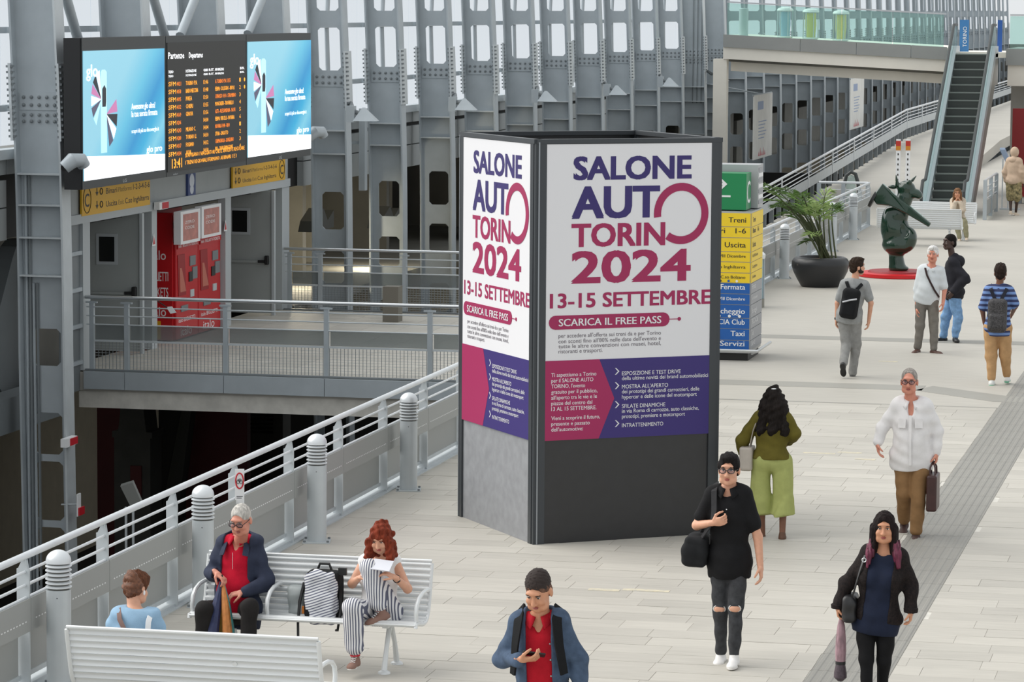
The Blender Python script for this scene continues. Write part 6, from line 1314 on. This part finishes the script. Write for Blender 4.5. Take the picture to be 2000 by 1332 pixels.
# --- man with black backpack walking away
g=gp(1657,736); f=Fig('man in a grey t-shirt and grey trousers walking away with a black backpack',g,math.pi-.12,1.80,.014,LT,face=math.pi+1.25-2.2 if False else math.pi-1.0,
 J=dict(head=(1674,521,0),sL=(1644,556,0),sR=(1694,556,0),eL=(1636,592,0),wL=(1634,622,.02),eR=(1701,592,0),wR=(1697,626,.04),kL=(1653,673,0),kR=(1672,673,.08),aL=(1647,711,-.22),aR=(1665,731,.1)))
f.body(); f.face(beard=(46,34,28)); f.hair((50,38,30),'short'); f.top(cloth('grey_marl',(150,152,152)),.02,.75,-.12,'t_shirt',se=.026); f.bottom(cloth('grey_chino',(146,146,144),.14),.02,.97,.062,'trousers'); f.shoes(mat('grey_suede',(70,70,70),.8),dL=(0,.6,-.7))
S=Sdf(); S.box(f.tp(0,.2,.42),A((.135,.085,.23)),f.R,.07,.03); S.box(f.tp(0,.27,.28),A((.11,.05,.12)),f.R,.04,.03); pk=sobj('backpack',S.mesh(.015),cloth('pack_black',(30,31,33)),f.root)
for sg in(-1,1): f.strap([f.tp(sg*.05,.15,.85),f.tp(sg*.11,.1,1.05),f.tp(sg*.125,.0,1.14),f.tp(sg*.13,-.1,.95)],cloth('pack_black',(30,31,33)),.05,.012,'backpack_strap')
m=MB(); m.tube([Vector(f.tp(-.1,.31,.62)),Vector(f.tp(0,.335,.55)),Vector(f.tp(.1,.31,.45))],.012,6); m.build('pale_piping',mat('pale_piping',(190,192,196),.6),pk,True)
m=MB(); m.lathe([(.034,-.015),(.034,.015)],10,Vector(f.j['wL'])); m.build('watch_band',BLACK,f.root)
# --- white haired man with cross strap
g=gp(1808,688); f=Fig('white haired man in a short sleeved white shirt with a dark cross-body strap',g,-.05,1.78,.014,PNK,fat=1.05,face=-.05,
 J=dict(head=(1822,497,-.02),sR=(1796,528,0),sL=(1841,528,0),eR=(1790,570,0),wR=(1791,602,-.04),eL=(1845,565,.02),wL=(1842,592,-.08),kR=(1797,636,-.02),kL=(1824,636,-.02),aR=(1792,680,0),aL=(1824,682,-.05)))
f.body(); f.face(brow=(190,186,180)); f.hair((224,222,216),'short'); f.top(cloth('pale_shirt',(212,218,222),.05),.024,.85,-.14,'shirt',se=.032,collar=cloth('pale_shirt',(212,218,222),.05),belly=1.02); f.bottom(cloth('stone_grey',(122,118,112)),.02,.97,.06,'trousers'); f.shoes(mat('brown_leather',(92,66,58),.5),dR=(-.3,-1,0),dL=(.8,-.6,0))
f.strap([f.tp(-.10,.03,1.19),f.tp(-.09,-.10,1.06),f.tp(-.04,-.165,.82),f.tp(.03,-.18,.58),f.tp(.12,-.165,.28),f.tp(.2,-.06,.03)],cloth('strap_brown',(58,44,44)),.03,.01,'cross_strap')
# --- man in black hooded jacket
g=gp(1853,667); f=Fig('man in a black hooded jacket and light blue jeans turning to look left',g,-1.75,1.82,.014,DRK,face=-.95,pitch=.0,
 J=dict(head=(1855,473,0),sR=(1862,514,.14),sL=(1862,514,-.14),eR=(1880,548,.18),wR=(1862,572,.2),eL=(1884,545,-.2),wL=(1862,570,-.22),hR=(1862,573,.08),hL=(1862,573,-.08),kR=(1848,618,.08),kL=(1871,618,-.08),aR=(1842,657,.1),aL=(1866,657,-.08)))
f.body(); f.face(brow=(24,18,16),lip=(96,60,56)); f.hair((24,20,18),'buzz'); BJ=cloth('black_hoodie',(40,40,46)); f.top(BJ,.04,1.95,-.1,'hooded_jacket',se=.045,fold=.008); S=Sdf(); S.ell(f.tp(0,.10,1.06),A((.13,.09,.10)),f.R,.04); S.cone(f.tp(-.05,-.03,1.12),f.tp(.05,-.03,1.12),.06,.06,.04); S.cone(f.tp(0,.04,1.05),f.tp(0,.02,1.2),.09,.075,.03); sobj('hood',S.mesh(.014),BJ,f.root)
f.bottom(cloth('light_denim',(120,156,196),.2,20),.026,.97,.062,'jeans',fold=.006); f.shoes(BLACK,dR=(-.8,-.5,0),dL=(.3,-1,0))
# --- boy with striped polo and speckled backpack
g=gp(1948,752); f=Fig('young man in a blue striped polo and tan trousers wearing a speckled backpack',g,math.pi,1.80,.014,BRN,face=math.pi,
 J=dict(head=(1954,533,0),sL=(1926,568,0),sR=(1977,568,0),eL=(1919,605,0),eR=(1983,598,0),wL=(1922,628,.12),wR=(1977,612,.2),hL=(1936,640,0),hR=(1962,640,0),kL=(1936,696,0),kR=(1963,692,.05),aL=(1937,742,-.03),aR=(1967,735,.15)))
f.body(); f.hair((42,32,28),'short'); BS=stripes('blue_stripe_polo',(46,54,92),(112,142,196),.075,2,.5); f.top(BS,.024,.85,-.12,'striped_polo',se=.034,collar=mat('navy_collar',(46,54,92),.8)); f.bottom(cloth('tan_cargo',(188,150,108),.1),.03,.96,.058,'cargo_trousers'); f.shoes(mat('white_sneaker',(226,228,226),.6),mat('green_sole',(60,160,120),.6))
S=Sdf(); S.box(f.tp(0,.2,.36),A((.14,.09,.25)),f.R,.07,.03); S.box(f.tp(0,.28,.2),A((.11,.04,.11)),f.R,.03,.02); sobj('backpack',S.mesh(.015),mat('speckled_pack',(20,20,22),.7,0,.3,70,vc=(84,82,84)),f.root)
for sg in(-1,1): f.strap([f.tp(sg*.05,.15,.8),f.tp(sg*.11,.11,1.04),f.tp(sg*.125,.0,1.15),f.tp(sg*.13,-.1,.95)],cloth('strap_navy',(40,42,52)),.05,.012,'backpack_strap')
# --- distant man in beige hoodie and camouflage shorts
g=gp(1979,421); f=Fig('man in a beige hoodie with the hood up and camouflage shorts at the right edge',g,math.pi-.4,1.80,.018,DRK,J=dict(aL=(1974,414,-.1),aR=(1984,416,.1)))
f.body(); HB=cloth('beige_fleece',(196,172,150),.06); f.top(HB,.05,1.95,-.08,'hoodie',se=.05); S=Sdf(); S.ell(f.hp(0,.02,.02),A((.115,.13,.145)),f.HR,.03); S.ell(f.tp(0,.07,1.08),A((.13,.09,.09)),f.R,.04); S.ell(f.hp(0,-.13,-.01),A((.07,.08,.09)),f.HR,.02,'s'); sobj('raised_hood',S.mesh(.014),HB,f.root)
f.bottom(mat('camouflage',(128,116,84),.9,0,.9,16,vc=(70,70,48)),.05,.56,None,'camouflage_shorts',knee=.12); f.shoes(mat('cream_sneaker',(206,190,170),.6),WHITE)
# --- distant seated woman
p=onY(1868,400,80.9); g=Vector((p.x,80.9,0)); f=Fig('long haired woman in beige leaning her chin on her hands on the far bench',g,.05,1.66,.016,TAN,fem=True,J=dict(head=(1870,378,-.3),sR=(1858,392,-.2),sL=(1884,392,-.2),eR=(1862,411,-.5),eL=(1880,411,-.5),wR=(1867,392,-.48),wL=(1874,391,-.48),hR=(-1,0,0),hL=(0,0,0)) if False else dict(head=(1870,378,-.3),sR=(1859,393,-.22),sL=(1883,393,-.22),eR=(1861,410,-.5),eL=(1881,410,-.5),wR=(1868,391,-.46),wL=(1874,391,-.46),hR=(1864,432,0),hL=(1880,432,0),kR=(1868,434,-.45),kL=(1884,434,-.45),aR=(1874,465,-.45),aL=(1888,463,-.45)))
f.body(); f.face(); f.hair((120,88,62),'long',.18,seed=5,part=.03); f.top(cloth('beige_cardigan',(198,184,166)),.03,1.95,-.1,'cardigan',se=.03); f.bottom(cloth('olive_camo_trousers',(150,146,118)),.02,.97,.06,'trousers'); f.shoes(mat('cream_sneaker',(206,190,170),.6),WHITE)
# ================================================================ bull statue
g=Vector((-7.12,69.3,0)); st=thing('bull_statue','glossy dark green bull headed statue holding a long club across its chest','statue',g+Vector((0,0,.12))); GRNG=mat('glossy_dark_green',(22,52,38),.16,0,.15,4,coat=.6)
def sp_(px,py,dy=0): return A(onY(px,py,g.y+dy)-g)-A((0,0,.12))
S=Sdf(); S.ell(sp_(1756,524),A((.20,.17,.07)),None,.05); S.cone(sp_(1752,520),sp_(1750,500),.17,.15,.05); S.ell(sp_(1753,478),A((.32,.27,.22)),None,.06); S.ell(sp_(1749,448),A((.29,.24,.30)),None,.08); S.ell(sp_(1776,466,-.05),A((.16,.17,.24)),None,.06); S.ell(sp_(1735,440,-.06),A((.15,.18,.38)),None,.06); S.ell(sp_(1752,418),A((.24,.20,.22)),None,.08)
S.cone(sp_(1755,420),sp_(1768,385),.17,.17,.06); S.ell(sp_(1770,368),A((.185,.16,.165)),None,.05); S.ell(sp_(1786,378,-.03),A((.15,.12,.10)),None,.05); S.ell(sp_(1795,382,-.05),A((.075,.09,.075)),None,.04); S.ell(sp_(1776,356,-.1),A((.06,.05,.05)),None,.04)
S.cone(sp_(1753,362,-.05),sp_(1750,342,-.08),.045,.012,.03); S.cone(sp_(1782,352,.1),sp_(1790,343,.12),.035,.01,.03); S.ell(sp_(1744,365,-.02),A((.10,.05,.045)),None,.03)
S.ell(sp_(1768,448,-.2),A((.10,.06,.16)),None,.03,'s'); S.cut((0,0,.002),(0,0,-1)); sobj('bull_body',S.mesh(.016),GRNG,st)
m=MB(); a=[sp_(1703,386,-.3),sp_(1723,358,-.3),sp_(1752,385,-.33),sp_(1776,402,-.34),sp_(1818,437,-.34),sp_(1814,444,-.34),sp_(1770,418,-.34),sp_(1738,402,-.32),sp_(1712,400,-.3)]; m.prism([Vector(p) for p in a],(0,.18,0)); cl=m.build('long_club',GRNG,st); bv=cl.modifiers.new('b','BEVEL'); bv.width=.03; bv.segments=3
m=MB(); m.lathe([(.17,0),(.17,.06)],16,M=Matrix.Translation(Vector(sp_(1707,391,-.22)))@Matrix.Rotation(-1.1,4,'Y')); m.build('club_end',mat('club_end_dark',(28,30,28),.5),st,True)
rb=thing('statue_base','low round red plinth under the bull statue','plinth',g); m=MB(); m.lathe([(.80,0),(.82,.01),(.82,.075),(.80,.085)],48); m.build('plinth_disc',mat('plinth_red',(206,26,34),.4),rb,True); m=MB(); m.lathe([(.62,.085),(.6,.12)],48); m.build('upper_disc',mat('plinth_red_dark',(150,30,38),.5),rb,True)
